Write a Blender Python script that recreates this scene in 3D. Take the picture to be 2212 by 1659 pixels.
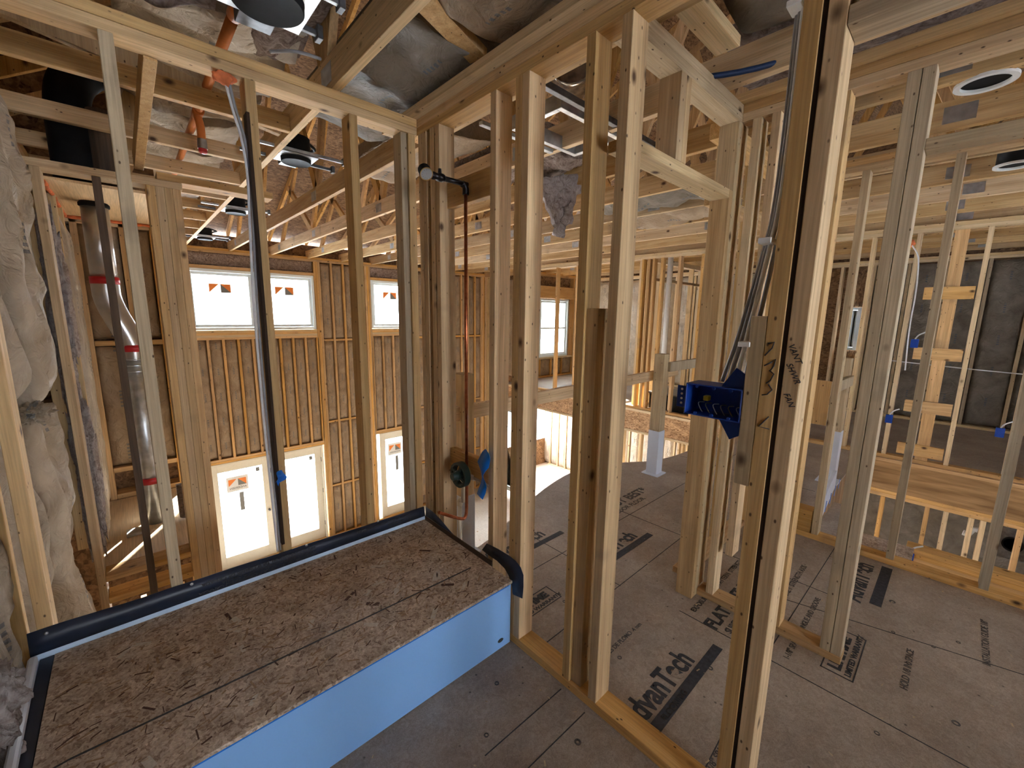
import bpy, bmesh, math, random
from mathutils import Vector, Matrix, noise
import numpy as np

for o in list(bpy.data.objects): bpy.data.objects.remove(o)
S = bpy.context.scene
C = S.collection
# ------------------------------------------------------------------ camera, sky, sun, exposure
CAM_F, YAW, PITCH, ROLL = 897.0, 0.8237, 0.1656, 0.0148
CX, CY, CZ = -1.1925, -2.0279, 1.5243
_f = Vector((math.cos(PITCH)*math.cos(YAW), math.cos(PITCH)*math.sin(YAW), -math.sin(PITCH)))
_r = _f.cross(Vector((0, 0, 1))).normalized(); _u = _r.cross(_f)
_c, _s = math.cos(ROLL), math.sin(ROLL)
_r, _u = _c*_r + _s*_u, -_s*_r + _c*_u
cam = bpy.data.objects.new('camera', bpy.data.cameras.new('camera')); C.objects.link(cam)
cam.matrix_world = Matrix(((_r.x, _u.x, -_f.x, CX), (_r.y, _u.y, -_f.y, CY), (_r.z, _u.z, -_f.z, CZ), (0, 0, 0, 1)))
cam.data.sensor_width = 36; cam.data.lens = 36*CAM_F/2212; cam.data.clip_start = .02
S.camera = cam
W = bpy.data.worlds.new('sky'); S.world = W; W.use_nodes = True
bg = W.node_tree.nodes['Background']; bg.inputs[0].default_value = (.86, .93, 1, 1); bg.inputs[1].default_value = 19.
sun = bpy.data.objects.new('sun', bpy.data.lights.new('sun', 'SUN')); C.objects.link(sun)
sun.data.energy = 60; sun.data.color = (1, .93, .82); sun.data.angle = .01
sun.rotation_euler = Vector((.45, .85, .34)).to_track_quat('Z', 'Y').to_euler()
S.view_settings.view_transform = 'Standard'; S.view_settings.look = 'None'
S.view_settings.gamma = 1; S.view_settings.use_curve_mapping = False
S.view_settings.exposure = .95

R = random.Random(7)
def at(u, v, x=None, y=None, z=None):                  # photo pixel + known plane -> world point
    d = _f + _r*((u-1106)/CAM_F) - _u*((v-829.5)/CAM_F); c = Vector((CX, CY, CZ))
    t = (x-c.x)/d.x if x is not None else (y-c.y)/d.y if y is not None else (z-c.z)/d.z
    return c + d*t
# ------------------------------------------------------------------ materials
class NT:
    def __init__(s, name):
        s.m = bpy.data.materials.new(name); s.m.use_nodes = True; s.n = s.m.node_tree.nodes; s.l = s.m.node_tree.links
        s.b = s.n['Principled BSDF']
    def N(s, t, **k):
        n = s.n.new(t)
        for a, b in k.items():
            if a.startswith('i_'): n.inputs[a[2:].replace('_', ' ')].default_value = b
            else: setattr(n, a, b)
        return n
    def L(s, a, b): s.l.new(a, b)
    def coord(s, scale, rnd=True):
        t = s.N('ShaderNodeTexCoord'); m = s.N('ShaderNodeMapping'); m.inputs['Scale'].default_value = scale
        s.L(t.outputs['Object'], m.inputs['Vector'])
        if rnd:
            oi = s.N('ShaderNodeObjectInfo'); mu = s.N('ShaderNodeMath', operation='MULTIPLY'); mu.inputs[1].default_value = 60
            s.L(oi.outputs['Random'], mu.inputs[0]); cb = s.N('ShaderNodeCombineXYZ'); s.L(mu.outputs[0], cb.inputs[0]); s.L(mu.outputs[0], cb.inputs[2])
            s.L(cb.outputs[0], m.inputs['Location'])
        return m.outputs[0]
    def ramp(s, src, stops):
        r = s.N('ShaderNodeValToRGB'); e = r.color_ramp.elements
        while len(e) < len(stops): e.new(.5)
        for i, (p, c) in enumerate(stops): e[i].position = p; e[i].color = (*c, 1)
        s.L(src, r.inputs[0]); return r.outputs[0]
    def mix(s, fac, a, b, mode='MIX'):
        m = s.N('ShaderNodeMix', data_type='RGBA', blend_type=mode)
        for sock, v in ((m.inputs[0], fac), (m.inputs[6], a), (m.inputs[7], b)):
            if hasattr(v, 'is_linked'): s.L(v, sock)
            elif isinstance(v, (int, float)): sock.default_value = v
            else: sock.default_value = (*v, 1)
        return m.outputs[2]
    def fin(s, col, rough=.75, bump=None, bs=.3, bd=.002):
        if hasattr(col, 'is_linked'): s.L(col, s.b.inputs['Base Color'])
        else: s.b.inputs['Base Color'].default_value = (*col, 1)
        s.b.inputs['Roughness'].default_value = rough
        s.b.inputs['Specular IOR Level'].default_value = .25
        if bump is not None:
            b = s.N('ShaderNodeBump', i_Strength=bs, i_Distance=bd); s.L(bump, b.inputs['Height']); s.L(b.outputs[0], s.b.inputs['Normal'])
        return s.m

def wood_mat(name, light, dark, knots=True, spread=.35, grain=1.):
    t = NT(name); v = t.coord((22*grain, 22*grain, .9))
    n1 = t.N('ShaderNodeTexNoise', i_Scale=1.6, i_Detail=6., i_Distortion=.6); t.L(v, n1.inputs['Vector'])
    col = t.ramp(n1.outputs[0], [(.3, dark), (.5, tuple((a+b)/2 for a, b in zip(light, dark))), (.68, light)])
    v2 = t.coord((90, 90, 2.5)); n2 = t.N('ShaderNodeTexNoise', i_Scale=2., i_Detail=3.); t.L(v2, n2.inputs['Vector'])
    col = t.mix(.35, col, t.ramp(n2.outputs[0], [(.35, (.45, .45, .45)), (.6, (1, 1, 1))]), 'MULTIPLY')
    oi = t.N('ShaderNodeObjectInfo'); hs = t.N('ShaderNodeHueSaturation')
    mr = t.N('ShaderNodeMapRange'); mr.inputs[3].default_value = 1-spread/2; mr.inputs[4].default_value = 1+spread/2
    t.L(oi.outputs['Random'], mr.inputs[0]); t.L(mr.outputs[0], hs.inputs['Value'])
    r2 = t.N('ShaderNodeMath', operation='MULTIPLY'); r2.inputs[1].default_value = 7.3; t.L(oi.outputs['Random'], r2.inputs[0])
    fr = t.N('ShaderNodeMath', operation='FRACT'); t.L(r2.outputs[0], fr.inputs[0])
    mr2 = t.N('ShaderNodeMapRange'); mr2.inputs[3].default_value = .90; mr2.inputs[4].default_value = 1.15
    t.L(fr.outputs[0], mr2.inputs[0]); t.L(mr2.outputs[0], hs.inputs['Saturation']); t.L(col, hs.inputs['Color'])
    col = hs.outputs[0]
    if knots:
        v3 = t.coord((7, 7, 4.5)); vo = t.N('ShaderNodeTexVoronoi', i_Scale=1.); t.L(v3, vo.inputs['Vector'])
        k = t.ramp(vo.outputs['Distance'], [(.045, (1, 1, 1)), (.10, (.35, .35, .35)), (.13, (0, 0, 0))])
        col = t.mix(k, col, (.07, .032, .014))
        v5 = t.coord((30, 30, 17)); vs = t.N('ShaderNodeTexVoronoi', i_Scale=1.); t.L(v5, vs.inputs['Vector'])
        col = t.mix(t.ramp(vs.outputs['Distance'], [(.06, (.9, .9, .9)), (.12, (0, 0, 0))]), col, (.06, .03, .015))
        v4 = t.coord((1.1, 1.1, 1.6)); n4 = t.N('ShaderNodeTexNoise', i_Scale=2.2, i_Detail=4.); t.L(v4, n4.inputs['Vector'])
        col = t.mix(t.ramp(n4.outputs[0], [(.60, (0, 0, 0)), (.74, (.45, .45, .45))]), col, (.13, .10, .075))
    return t.fin(col, .7, n2.outputs[0], .25)
WOOD = wood_mat('spruce', (.66, .46, .25), (.50, .32, .155))
WOODL = wood_mat('pale_spruce', (.72, .55, .34), (.58, .42, .24))
WOODG = wood_mat('weathered_spruce', (.56, .44, .29), (.40, .30, .19))
WOODO = wood_mat('orange_pine', (.68, .43, .20), (.50, .29, .115))
TRUSS = wood_mat('truss_pine', (.68, .49, .28), (.48, .30, .14), grain=.55)
LVL = wood_mat('laminated_veneer', (.42, .265, .14), (.17, .10, .05), knots=False, grain=.35)
PLY = wood_mat('plywood', (.72, .55, .36), (.56, .40, .24), knots=False, grain=.25)
DARKW = wood_mat('dark_brown_wood', (.15, .10, .065), (.075, .05, .035), knots=False)  # much darker brown than the other timber
BARK = wood_mat('bark', (.055, .03, .018), (.02, .011, .007), knots=False)

def osb_mat(name, c1, c2, c3, sc=1., aniso=(1, 2.6, 1), rot=0.):
    t = NT(name); v = t.coord((aniso[0]*30*sc, aniso[1]*30*sc, aniso[2]*30*sc), False)
    nz = t.N('ShaderNodeTexNoise', i_Scale=.35, i_Detail=2.); t.L(v, nz.inputs['Vector'])
    va = t.N('ShaderNodeVectorMath', operation='MULTIPLY_ADD'); t.L(nz.outputs['Color'], va.inputs[0]); va.inputs[1].default_value = (2.2, 2.2, 2.2); t.L(v, va.inputs[2])
    vo = t.N('ShaderNodeTexVoronoi', i_Scale=1.); t.L(va.outputs[0], vo.inputs['Vector'])
    vb = t.N('ShaderNodeTexVoronoi', i_Scale=2.3); t.L(va.outputs[0], vb.inputs['Vector'])
    ca = t.N('ShaderNodeSeparateColor'); t.L(vo.outputs['Color'], ca.inputs[0])
    cb = t.N('ShaderNodeSeparateColor'); t.L(vb.outputs['Color'], cb.inputs[0])
    col = t.ramp(ca.outputs[0], [(.08, c3), (.3, c2), (.75, c1), (.97, tuple(min(1, x*1.25) for x in c1))])
    col = t.mix(.45, col, t.ramp(cb.outputs[1], [(.1, c3), (.5, c2), (.9, c1)]))
    n5 = t.N('ShaderNodeTexNoise', i_Scale=.12, i_Detail=3.); t.L(v, n5.inputs['Vector'])
    col = t.mix(.6, col, t.ramp(n5.outputs[0], [(.35, (.6, .52, .45)), (.65, (1.15, 1.12, 1.1))]), 'MULTIPLY')
    return t.fin(col, .65, ca.outputs[1], .35)
OSB = osb_mat('strand_board', (.62, .40, .22), (.42, .24, .115), (.16, .075, .03))
OSBT = osb_mat('weathered_strand_board', (.60, .50, .41), (.44, .345, .265), (.20, .13, .10), 3.2, (1, 1, 1))
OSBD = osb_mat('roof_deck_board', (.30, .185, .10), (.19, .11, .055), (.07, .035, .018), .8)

def floor_mat(name, a, b):
    t = NT(name); v = t.coord((1, 1, 1), False)
    n = t.N('ShaderNodeTexNoise', i_Scale=1.7, i_Detail=8., i_Roughness=.65); t.L(v, n.inputs['Vector'])
    m = t.N('ShaderNodeTexNoise', i_Scale=45., i_Detail=5., i_Distortion=1.5); t.L(v, m.inputs['Vector'])
    col = t.ramp(n.outputs[0], [(.3, b), (.7, a)])
    col = t.mix(.5, col, t.ramp(m.outputs[0], [(.3, (.55, .5, .46)), (.7, (1.15, 1.15, 1.15))]), 'MULTIPLY')
    f2 = t.N('ShaderNodeTexNoise', i_Scale=230., i_Detail=3.); t.L(v, f2.inputs['Vector'])
    col = t.mix(.4, col, t.ramp(f2.outputs[0], [(.35, (.6, .57, .54)), (.65, (1.2, 1.2, 1.2))]), 'MULTIPLY')
    vo = t.N('ShaderNodeTexVoronoi', i_Scale=13.); t.L(v, vo.inputs['Vector'])
    col = t.mix(t.ramp(vo.outputs['Distance'], [(.03, (.8, .8, .8)), (.08, (0, 0, 0))]), col, (.045, .035, .03))
    return t.fin(col, .55, m.outputs[0], .2)
SUBF = floor_mat('subfloor_panel', (.49, .415, .345), (.27, .21, .165))
SUBL = floor_mat('lit_subfloor_lower', (.66, .62, .56), (.54, .48, .42))  # paler copy; daylight on the lower floor is put into its colour

def kraft_mat(name, a, b, ink=(.06, .10, .15), k=.6):
    t = NT(name); v = t.coord((1, 1, 1))
    n = t.N('ShaderNodeTexNoise', i_Scale=5., i_Detail=6., i_Distortion=.8); t.L(v, n.inputs['Vector'])
    n2 = t.N('ShaderNodeTexNoise', i_Scale=11., i_Detail=6., i_Distortion=2.6); t.L(v, n2.inputs['Vector'])
    col = t.ramp(n.outputs[0], [(.3, b), (.65, a)])
    v2 = t.coord((1, 1, 1), False); sp = t.N('ShaderNodeSeparateXYZ'); t.L(v2, sp.inputs[0])
    f = t.N('ShaderNodeMath', operation='MULTIPLY'); f.inputs[1].default_value = 2.3; t.L(sp.outputs[2], f.inputs[0])
    fr = t.N('ShaderNodeMath', operation='FRACT'); t.L(f.outputs[0], fr.inputs[0])
    lt = t.N('ShaderNodeMath', operation='LESS_THAN'); lt.inputs[1].default_value = .30; t.L(fr.outputs[0], lt.inputs[0])
    wv = t.N('ShaderNodeMath', operation='MULTIPLY'); wv.inputs[1].default_value = 34; t.L(sp.outputs[2], wv.inputs[0])
    wf = t.N('ShaderNodeMath', operation='FRACT'); t.L(wv.outputs[0], wf.inputs[0])
    w2 = t.N('ShaderNodeMath', operation='LESS_THAN'); w2.inputs[1].default_value = .55; t.L(wf.outputs[0], w2.inputs[0])
    ax = t.N('ShaderNodeMath', operation='ABSOLUTE'); t.L(sp.outputs[0], ax.inputs[0])
    l2 = t.N('ShaderNodeMath', operation='LESS_THAN'); l2.inputs[1].default_value = .011; t.L(ax.outputs[0], l2.inputs[0])
    m1 = t.N('ShaderNodeMath', operation='MULTIPLY'); t.L(lt.outputs[0], m1.inputs[0]); t.L(l2.outputs[0], m1.inputs[1])
    m2 = t.N('ShaderNodeMath', operation='MULTIPLY'); t.L(m1.outputs[0], m2.inputs[0]); t.L(w2.outputs[0], m2.inputs[1])
    m3 = t.N('ShaderNodeMath', operation='MULTIPLY'); t.L(m2.outputs[0], m3.inputs[0]); m3.inputs[1].default_value = k
    col = t.mix(m3.outputs[0], col, ink)
    return t.fin(col, .6, n2.outputs[0], .9, .02)
KRAFT = kraft_mat('kraft_paper', (.345, .255, .17), (.235, .165, .105))  # darkened so the colour carries the backlit tone of the window wall
KRAFTG = kraft_mat('shaded_kraft_paper', (.47, .395, .31), (.30, .235, .17))  # pale kraft as it looks in shade; the shade is in the colour
KRAFTL = kraft_mat('pale_kraft_paper', (.52, .45, .36), (.38, .31, .235))  # paler copy; the lit tone of the bright walls is in its colour
KRAFTD = kraft_mat('dim_kraft_paper', (.225, .195, .16), (.13, .11, .085))  # darker copy of the kraft, with dim light put into its colour
def fiber_mat(name, a, b):
    t = NT(name); v = t.coord((1, 1, 1))
    n = t.N('ShaderNodeTexNoise', i_Scale=16., i_Detail=8., i_Roughness=.7, i_Distortion=2.2); t.L(v, n.inputs['Vector'])
    return t.fin(t.ramp(n.outputs[0], [(.33, b), (.5, tuple((p+q)/2 for p, q in zip(a, b))), (.68, a)]), 1., n.outputs[0], 1., .02)
FIBER = fiber_mat('fiberglass', (.45, .36, .31), (.12, .075, .06))
FIBERL = fiber_mat('pale_fiberglass', (.62, .56, .55), (.24, .18, .16))
def flat(name, c, rough=.5, metal=0., spec=.4, noise_amt=.0, sc=30.):
    t = NT(name); col = c
    if noise_amt:
        v = t.coord((1, 1, 1)); n = t.N('ShaderNodeTexNoise', i_Scale=sc, i_Detail=4.); t.L(v, n.inputs['Vector'])
        col = t.ramp(n.outputs[0], [(.3, tuple(x*(1-noise_amt) for x in c)), (.7, tuple(min(1, x*(1+noise_amt)) for x in c))])
    m = t.fin(col, rough); t.b.inputs['Metallic'].default_value = metal; t.b.inputs['Specular IOR Level'].default_value = spec
    return m
FILM = flat('blue_film', (.25, .475, .88), .35, noise_amt=.04, sc=2.)
FILMW = flat('pale_blue_acrylic', (.55, .70, .90), .3, noise_amt=.03)
NAVY = flat('navy_membrane', (.018, .024, .045), .4, noise_amt=.3, sc=9.)
BLACK = flat('black_plastic', (.010, .010, .011), .65, spec=.12, noise_amt=.2)
IRON = flat('black_iron', (.018, .016, .018), .35, .6, noise_amt=.4, sc=60.)
COPPER = flat('copper', (.42, .13, .06), .3, .9, noise_amt=.35, sc=40.)
BRASS = flat('brass', (.5, .36, .14), .3, .9, noise_amt=.1)
GREEN = flat('dark_green_plastic', (.012, .032, .028), .4, noise_amt=.2)
BTAPE = flat('blue_tape', (.0, .16, .68), .5, noise_amt=.15, sc=12.)
BBOX = flat('blue_box_plastic', (.006, .045, .28), .45, noise_amt=.15)
DIAL = flat('gauge_face', (.34, .34, .34), .5)
WHITE = flat('white_plastic', (.75, .76, .76), .4, noise_amt=.04)
VINYL = flat('window_vinyl', (.72, .80, .84), .4, noise_amt=.03)
DOORP = flat('door_primer', (.70, .66, .56), .5, noise_amt=.03)
CREAM = flat('cream_pvc', (.66, .60, .50), .4, noise_amt=.05)
GALV = flat('galvanised_steel', (.50, .52, .54), .35, .85, noise_amt=.25, sc=18.)
STEEL = flat('dark_hanger_bar', (.14, .145, .155), .4, .7, noise_amt=.3)
DUCT = flat('flue_steel', (.46, .44, .42), .3, .8, noise_amt=.15, sc=10.)
RED = flat('red_band', (.45, .015, .02), .4)
CPVC = flat('orange_cpvc', (.62, .20, .055), .35, noise_amt=.08)
FOAM = flat('orange_foam', (.70, .19, .07), .8, noise_amt=.25)
ROMEX = flat('grey_cable', (.30, .30, .32), .4, noise_amt=.1)
WROMEX = flat('white_cable', (.70, .72, .76), .4, noise_amt=.05)
FOIL = flat('foil_duct', (.55, .48, .42), .2, .9, noise_amt=.6, sc=26.)
INK = flat('print_ink', (.035, .035, .042), .7, noise_amt=.45, sc=60.)
INKF = flat('faded_ink', (.075, .068, .066), .7, noise_amt=.45, sc=40.)
SNOW = flat('snow', (.82, .86, .92), .8, noise_amt=.03, sc=1.)
WRAP = flat('white_wrap', (.62, .66, .76), .4, noise_amt=.05, sc=4.)
BLUEC = flat('blue_sleeve', (.12, .25, .7), .6, noise_amt=.1)
def glass_mat():
    t = NT('window_glass'); n = t.n; n.remove(t.b)
    tr = t.N('ShaderNodeBsdfTransparent'); tr.inputs[0].default_value = (.93, .96, .97, 1); gl = t.N('ShaderNodeBsdfGlossy', i_Roughness=.03)
    fz = t.N('ShaderNodeFresnel', i_IOR=1.3); mx = t.N('ShaderNodeMixShader'); t.L(fz.outputs[0], mx.inputs[0]); t.L(tr.outputs[0], mx.inputs[1]); t.L(gl.outputs[0], mx.inputs[2])
    t.L(mx.outputs[0], n['Material Output'].inputs[0]); return t.m
GLASS = glass_mat()
def film_mat():
    t = NT('dimming_film'); n = t.n; n.remove(t.b); tr = t.N('ShaderNodeBsdfTransparent'); tr.inputs[0].default_value = (.19, .187, .185, 1); df = t.N('ShaderNodeBsdfDiffuse'); df.inputs[0].default_value = (.8, .8, .8, 1)
    mx = t.N('ShaderNodeAddShader'); t.L(tr.outputs[0], mx.inputs[0]); t.L(df.outputs[0], mx.inputs[1]); t.L(mx.outputs[0], n['Material Output'].inputs[0]); return t.m
STK_F = film_mat()
STK_O = flat('sticker_orange', (.85, .25, .05), .6); STK_G = flat('sticker_grey', (.20, .20, .19), .6); STK_W = flat('sticker_white', (.8, .8, .8), .6)

# ------------------------------------------------------------------ builders
def link(name, me, mat, parent=None, loc=(0, 0, 0)):
    o = bpy.data.objects.new(name, me); C.objects.link(o)
    if mat is not None: me.materials.append(mat)
    o.location = loc
    if parent is not None:
        o.parent = parent; o.matrix_parent_inverse = MW(parent).inverted()
    return o
def MW(p):
    m = p.matrix_basis.copy()
    while p.parent is not None: m = p.matrix_parent_inverse @ m; p = p.parent; m = p.matrix_basis @ m
    return m
def T(o, label=None, cat=None, group=None, kind=None):
    if label: o['label'] = label
    if cat: o['category'] = cat
    if group: o['group'] = group
    if kind: o['kind'] = kind
    return o
def thing(name, label, cat, loc=(0, 0, 0), group=None, kind=None):
    o = bpy.data.objects.new(name, None); C.objects.link(o); o.location = loc; o.empty_display_size = .05
    return T(o, label, cat, group, kind)
def structure(name, loc=(0, 0, 0)):
    o = bpy.data.objects.new(name, None); C.objects.link(o); o.location = loc; o['kind'] = 'structure'; return o
_cache = {}
def slab(w, d, l, ch=.0018):
    key = (round(w, 4), round(d, 4), round(l, 4), ch)
    bm = bmesh.new(); bmesh.ops.create_cube(bm, size=1); bmesh.ops.scale(bm, vec=(w, d, l), verts=bm.verts)
    if ch: bmesh.ops.bevel(bm, geom=bm.edges[:], offset=min(ch, w/4, d/4, l/4), segments=1, affect='EDGES')
    me = bpy.data.meshes.new('slab'); bm.to_mesh(me); bm.free(); return me
def box(name, x0, x1, y0, y1, z0, z1, mat, parent=None, ch=.0018):
    dx, dy, dz = abs(x1-x0), abs(y1-y0), abs(z1-z0); c = ((x0+x1)/2, (y0+y1)/2, (z0+z1)/2)
    if dz >= dx and dz >= dy: o = link(name, slab(dx, dy, dz, ch), mat, parent, c)
    elif dx >= dy: o = link(name, slab(dz, dy, dx, ch), mat, parent, c); o.rotation_euler = (0, math.pi/2, 0)
    else: o = link(name, slab(dx, dz, dy, ch), mat, parent, c); o.rotation_euler = (math.pi/2, 0, 0)
    return o
def bar(name, p0, p1, w, d, mat, parent=None, up=(0, 0, 1), ch=.0018):        # w across, d along 'up'
    p0, p1 = Vector(p0), Vector(p1); z = (p1-p0).normalized(); x = Vector(up).cross(z)
    if x.length < 1e-4: x = Vector((1, 0, 0))
    x.normalize(); y = z.cross(x); me = slab(w, d, (p1-p0).length, ch)
    me.transform(Matrix((x, y, z)).transposed().to_4x4())
    m = link(name, me, mat, parent, (p0+p1)/2); return m
def tube_me(pts, r, seg=12, caps=True, rs=None):
    pts = [Vector(p) for p in pts]; bm = bmesh.new(); rings = []; n = len(pts)
    prev = None
    for i, p in enumerate(pts):
        t = (pts[min(i+1, n-1)]-pts[max(i-1, 0)]).normalized()
        a = prev if prev is not None else (Vector((0, 0, 1)) if abs(t.z) < .9 else Vector((1, 0, 0)))
        x = (a - t*a.dot(t)).normalized(); prev = x; y = t.cross(x); rr = rs[i] if rs else r
        rings.append([bm.verts.new(p + (x*math.cos(2*math.pi*k/seg)+y*math.sin(2*math.pi*k/seg))*rr) for k in range(seg)])
    for a, b in zip(rings, rings[1:]):
        for k in range(seg): bm.faces.new((a[k], a[(k+1) % seg], b[(k+1) % seg], b[k]))
    if caps: bm.faces.new(rings[0][::-1]); bm.faces.new(rings[-1])
    for f in bm.faces: f.smooth = len(f.verts) == 4
    me = bpy.data.meshes.new('tube'); bm.normal_update(); bm.to_mesh(me); bm.free(); return me
def smooth(pts, it=3):
    pts = [Vector(p) for p in pts]
    for _ in range(it):
        q = [pts[0]]
        for a, b in zip(pts, pts[1:]): q += [a*.75+b*.25, a*.25+b*.75]
        pts = q+[pts[-1]]
    return pts
def tube(name, pts, r, mat, parent=None, seg=12, sm=0, rs=None):
    pts = smooth(pts, sm) if sm else [Vector(p) for p in pts]
    c = pts[0].copy(); return link(name, tube_me([p-c for p in pts], r, seg, rs=rs), mat, parent, c)
RINGS = {'floor_nail_mark', 'plate', 'plate_ring', 'rim', 'guard_ring', 'guard_plate', 'gauge_rim', 'crimp_ring', 'collar'}
def lathe(name, prof, origin, axis, mat, parent=None, seg=32):                # prof: (radius, height along axis)
    z = Vector(axis).normalized(); x = z.orthogonal().normalized(); y = z.cross(x); bm = bmesh.new(); rings = []
    for r_, h in prof:
        rings.append([bm.verts.new(z*h + (x*math.cos(2*math.pi*k/seg)+y*math.sin(2*math.pi*k/seg))*max(r_, 1e-4)) for k in range(seg)])
    for a, b in zip(rings, rings[1:]):
        for k in range(seg): f = bm.faces.new((a[k], a[(k+1) % seg], b[(k+1) % seg], b[k])); f.smooth = True
    if name in RINGS:
        a, b = rings[-1], rings[0]
        for k in range(seg): bm.faces.new((a[k], a[(k+1) % seg], b[(k+1) % seg], b[k]))
    else: bm.faces.new(rings[0][::-1]); bm.faces.new(rings[-1])
    bmesh.ops.recalc_face_normals(bm, faces=bm.faces)
    me = bpy.data.meshes.new('lathe'); bm.to_mesh(me); bm.free()
    me.set_sharp_from_angle(angle=.7); return link(name, me, mat, parent, origin)
def prism(name, poly, z0, z1, mat, parent=None):
    bm = bmesh.new(); a = [bm.verts.new((x, y, z0)) for x, y in poly]; b = [bm.verts.new((x, y, z1)) for x, y in poly]
    bm.faces.new(a[::-1]); bm.faces.new(b)
    n = len(poly)
    for k in range(n): bm.faces.new((a[k], a[(k+1) % n], b[(k+1) % n], b[k]))
    bmesh.ops.recalc_face_normals(bm, faces=bm.faces)
    me = bpy.data.meshes.new('prism'); bm.to_mesh(me); bm.free(); return link(name, me, mat, parent)
def polyp(name, pts, thick, mat, parent=None):                              # planar polygon in 3D, extruded by vector 'thick'
    c = Vector(pts[0]); th = Vector(thick); bm = bmesh.new()
    a = [bm.verts.new(Vector(p)-c) for p in pts]; b = [bm.verts.new(Vector(p)-c+th) for p in pts]
    bm.faces.new(a[::-1]); bm.faces.new(b); n = len(pts)
    for k in range(n): bm.faces.new((a[k], a[(k+1) % n], b[(k+1) % n], b[k]))
    bmesh.ops.recalc_face_normals(bm, faces=bm.faces)
    me = bpy.data.meshes.new('poly'); bm.to_mesh(me); bm.free(); return link(name, me, mat, parent, c)
def text(name, body, origin, xdir, ydir, size, mat, parent=None, bold=0., shear=0., sx=1.):
    cu = bpy.data.curves.new(name, 'FONT'); cu.body = body; cu.size = size; cu.offset = bold; cu.extrude = .0004; cu.shear = shear
    cu.materials.append(mat); o = bpy.data.objects.new(name, cu); C.objects.link(o)
    x = Vector(xdir).normalized(); y = Vector(ydir).normalized(); z = x.cross(y)
    o.matrix_world = Matrix.Translation(origin) @ Matrix((x*sx, y, z)).transposed().to_4x4()
    if parent is not None:
        o.parent = parent; o.matrix_parent_inverse = MW(parent).inverted()
    return o
def sheet(name, o, u, v, n, w, h, nu, nv, fn, mat, parent=None, th=.02):      # panel of size w(u) x h(v), displaced along n by fn(a,b)
    u, v, n = Vector(u).normalized(), Vector(v).normalized(), Vector(n).normalized()
    bm = bmesh.new(); c = Vector(o)+u*w/2+v*h/2; g = []
    for j in range(nv+1):
        row = []
        for i in range(nu+1):
            a, b = i/nu, j/nv; d = fn(a, b); du = dv = 0
            if isinstance(d, tuple): d, du, dv = d
            row.append(bm.verts.new((a*w-w/2+du, d, b*h-h/2+dv)))
        g.append(row)
    for j in range(nv):
        for i in range(nu):
            f = bm.faces.new((g[j][i], g[j][i+1], g[j+1][i+1], g[j+1][i])); f.smooth = True
    ring = g[0][:] + [r_[-1] for r_ in g[1:]] + g[-1][:-1][::-1] + [r_[0] for r_ in g[1:-1]][::-1]
    bk = [bm.verts.new((q.co.x, -th, q.co.z)) for q in ring]
    m = len(ring)
    for k in range(m): bm.faces.new((ring[k], bk[k], bk[(k+1) % m], ring[(k+1) % m]))
    bm.faces.new(bk)
    bmesh.ops.recalc_face_normals(bm, faces=bm.faces)
    me = bpy.data.meshes.new('sheet'); bm.to_mesh(me); bm.free()
    ob = link(name, me, mat, None, (0, 0, 0)); ob.matrix_world = Matrix.Translation(c) @ Matrix((u, n, v)).transposed().to_4x4()
    if parent is not None: ob.parent = parent; ob.matrix_parent_inverse = MW(parent).inverted()
    return ob
def nz(x, y=0., z=0.): return noise.noise(Vector((x, y, z)))
_seed = [0]
def batt(o, u, v, n, w, h, label, group, mat=None, bulge=.02, wr=.010, nu=8, nv=30, th=.06, cat='insulation', fr=3.):
    _seed[0] += 11.7; s = _seed[0]
    def fn(a, b):
        e = min(1, min(a, 1-a)*6); e2 = min(1, min(b, 1-b)*h*8)
        return bulge*math.sqrt(max(0, e*e2)) + wr*(nz(a*fr+s, b*h*5, s)+.6*nz(a*7+s, b*h*14+a*4, s)) + .5*wr*abs(nz(a*4, b*h*30, s))
    return T(sheet('insulation_batt', o, u, v, n, w, h, nu, nv, fn, mat or KRAFT, None, th), label, cat, group)
ORD = 'first second third fourth fifth sixth seventh eighth ninth tenth eleventh twelfth thirteenth fourteenth fifteenth sixteenth seventeenth eighteenth nineteenth twentieth twenty-first twenty-second twenty-third twenty-fourth'.split()
t_, d_ = .0381, .0889
HT = 2.417                                                                # underside of the top plates
XU, YU, ZU = Vector((1, 0, 0)), Vector((0, 1, 0)), Vector((0, 0, 1))
# ------------------------------------------------------------------ the shell
edge = smooth([(0.0, -.05), (.45, -.03), (1.0, .20), (1.55, .38), (2.1, .45), (2.5, .27), (2.85, .03), (3.5, -.05), (4.95, -.05)], 2)
edge = [(p[0], p[1]) for p in [Vector((q[0], q[1], 0)) for q in edge]]
fl = structure('floor')
prism('floor_deck', [(-1.70, -5.2), (2.29, -5.2), (2.29, -1.40), (4.95, -1.40)] + edge[::-1] + [(0., .089), (-1.70, .089)], -.022, 0, SUBF, fl)
prism('floor_joist_band', [(-1.70, -5.2), (2.29, -5.2), (2.29, -1.40), (4.93, -1.40)] + [(x, y-.015) for x, y in edge[::-1]] + [(0., .085), (-1.70, .085)], -.32, -.024, LVL, fl)
fr = structure('floor_far')
box('floor_far_deck', 4.95, 9.6, -6, 4.9, -.022, 0, SUBF, fr, 0)
lo = structure('floor_lower'); box('floor_lower_deck', -1.8, 9.6, -6, 6.6, -3.16, -3.13, SUBL, lo, 0)
gr = structure('ground'); box('ground_snow', -60, 60, -60, 90, -3.9, -3.75, SNOW, gr, 0)
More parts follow.
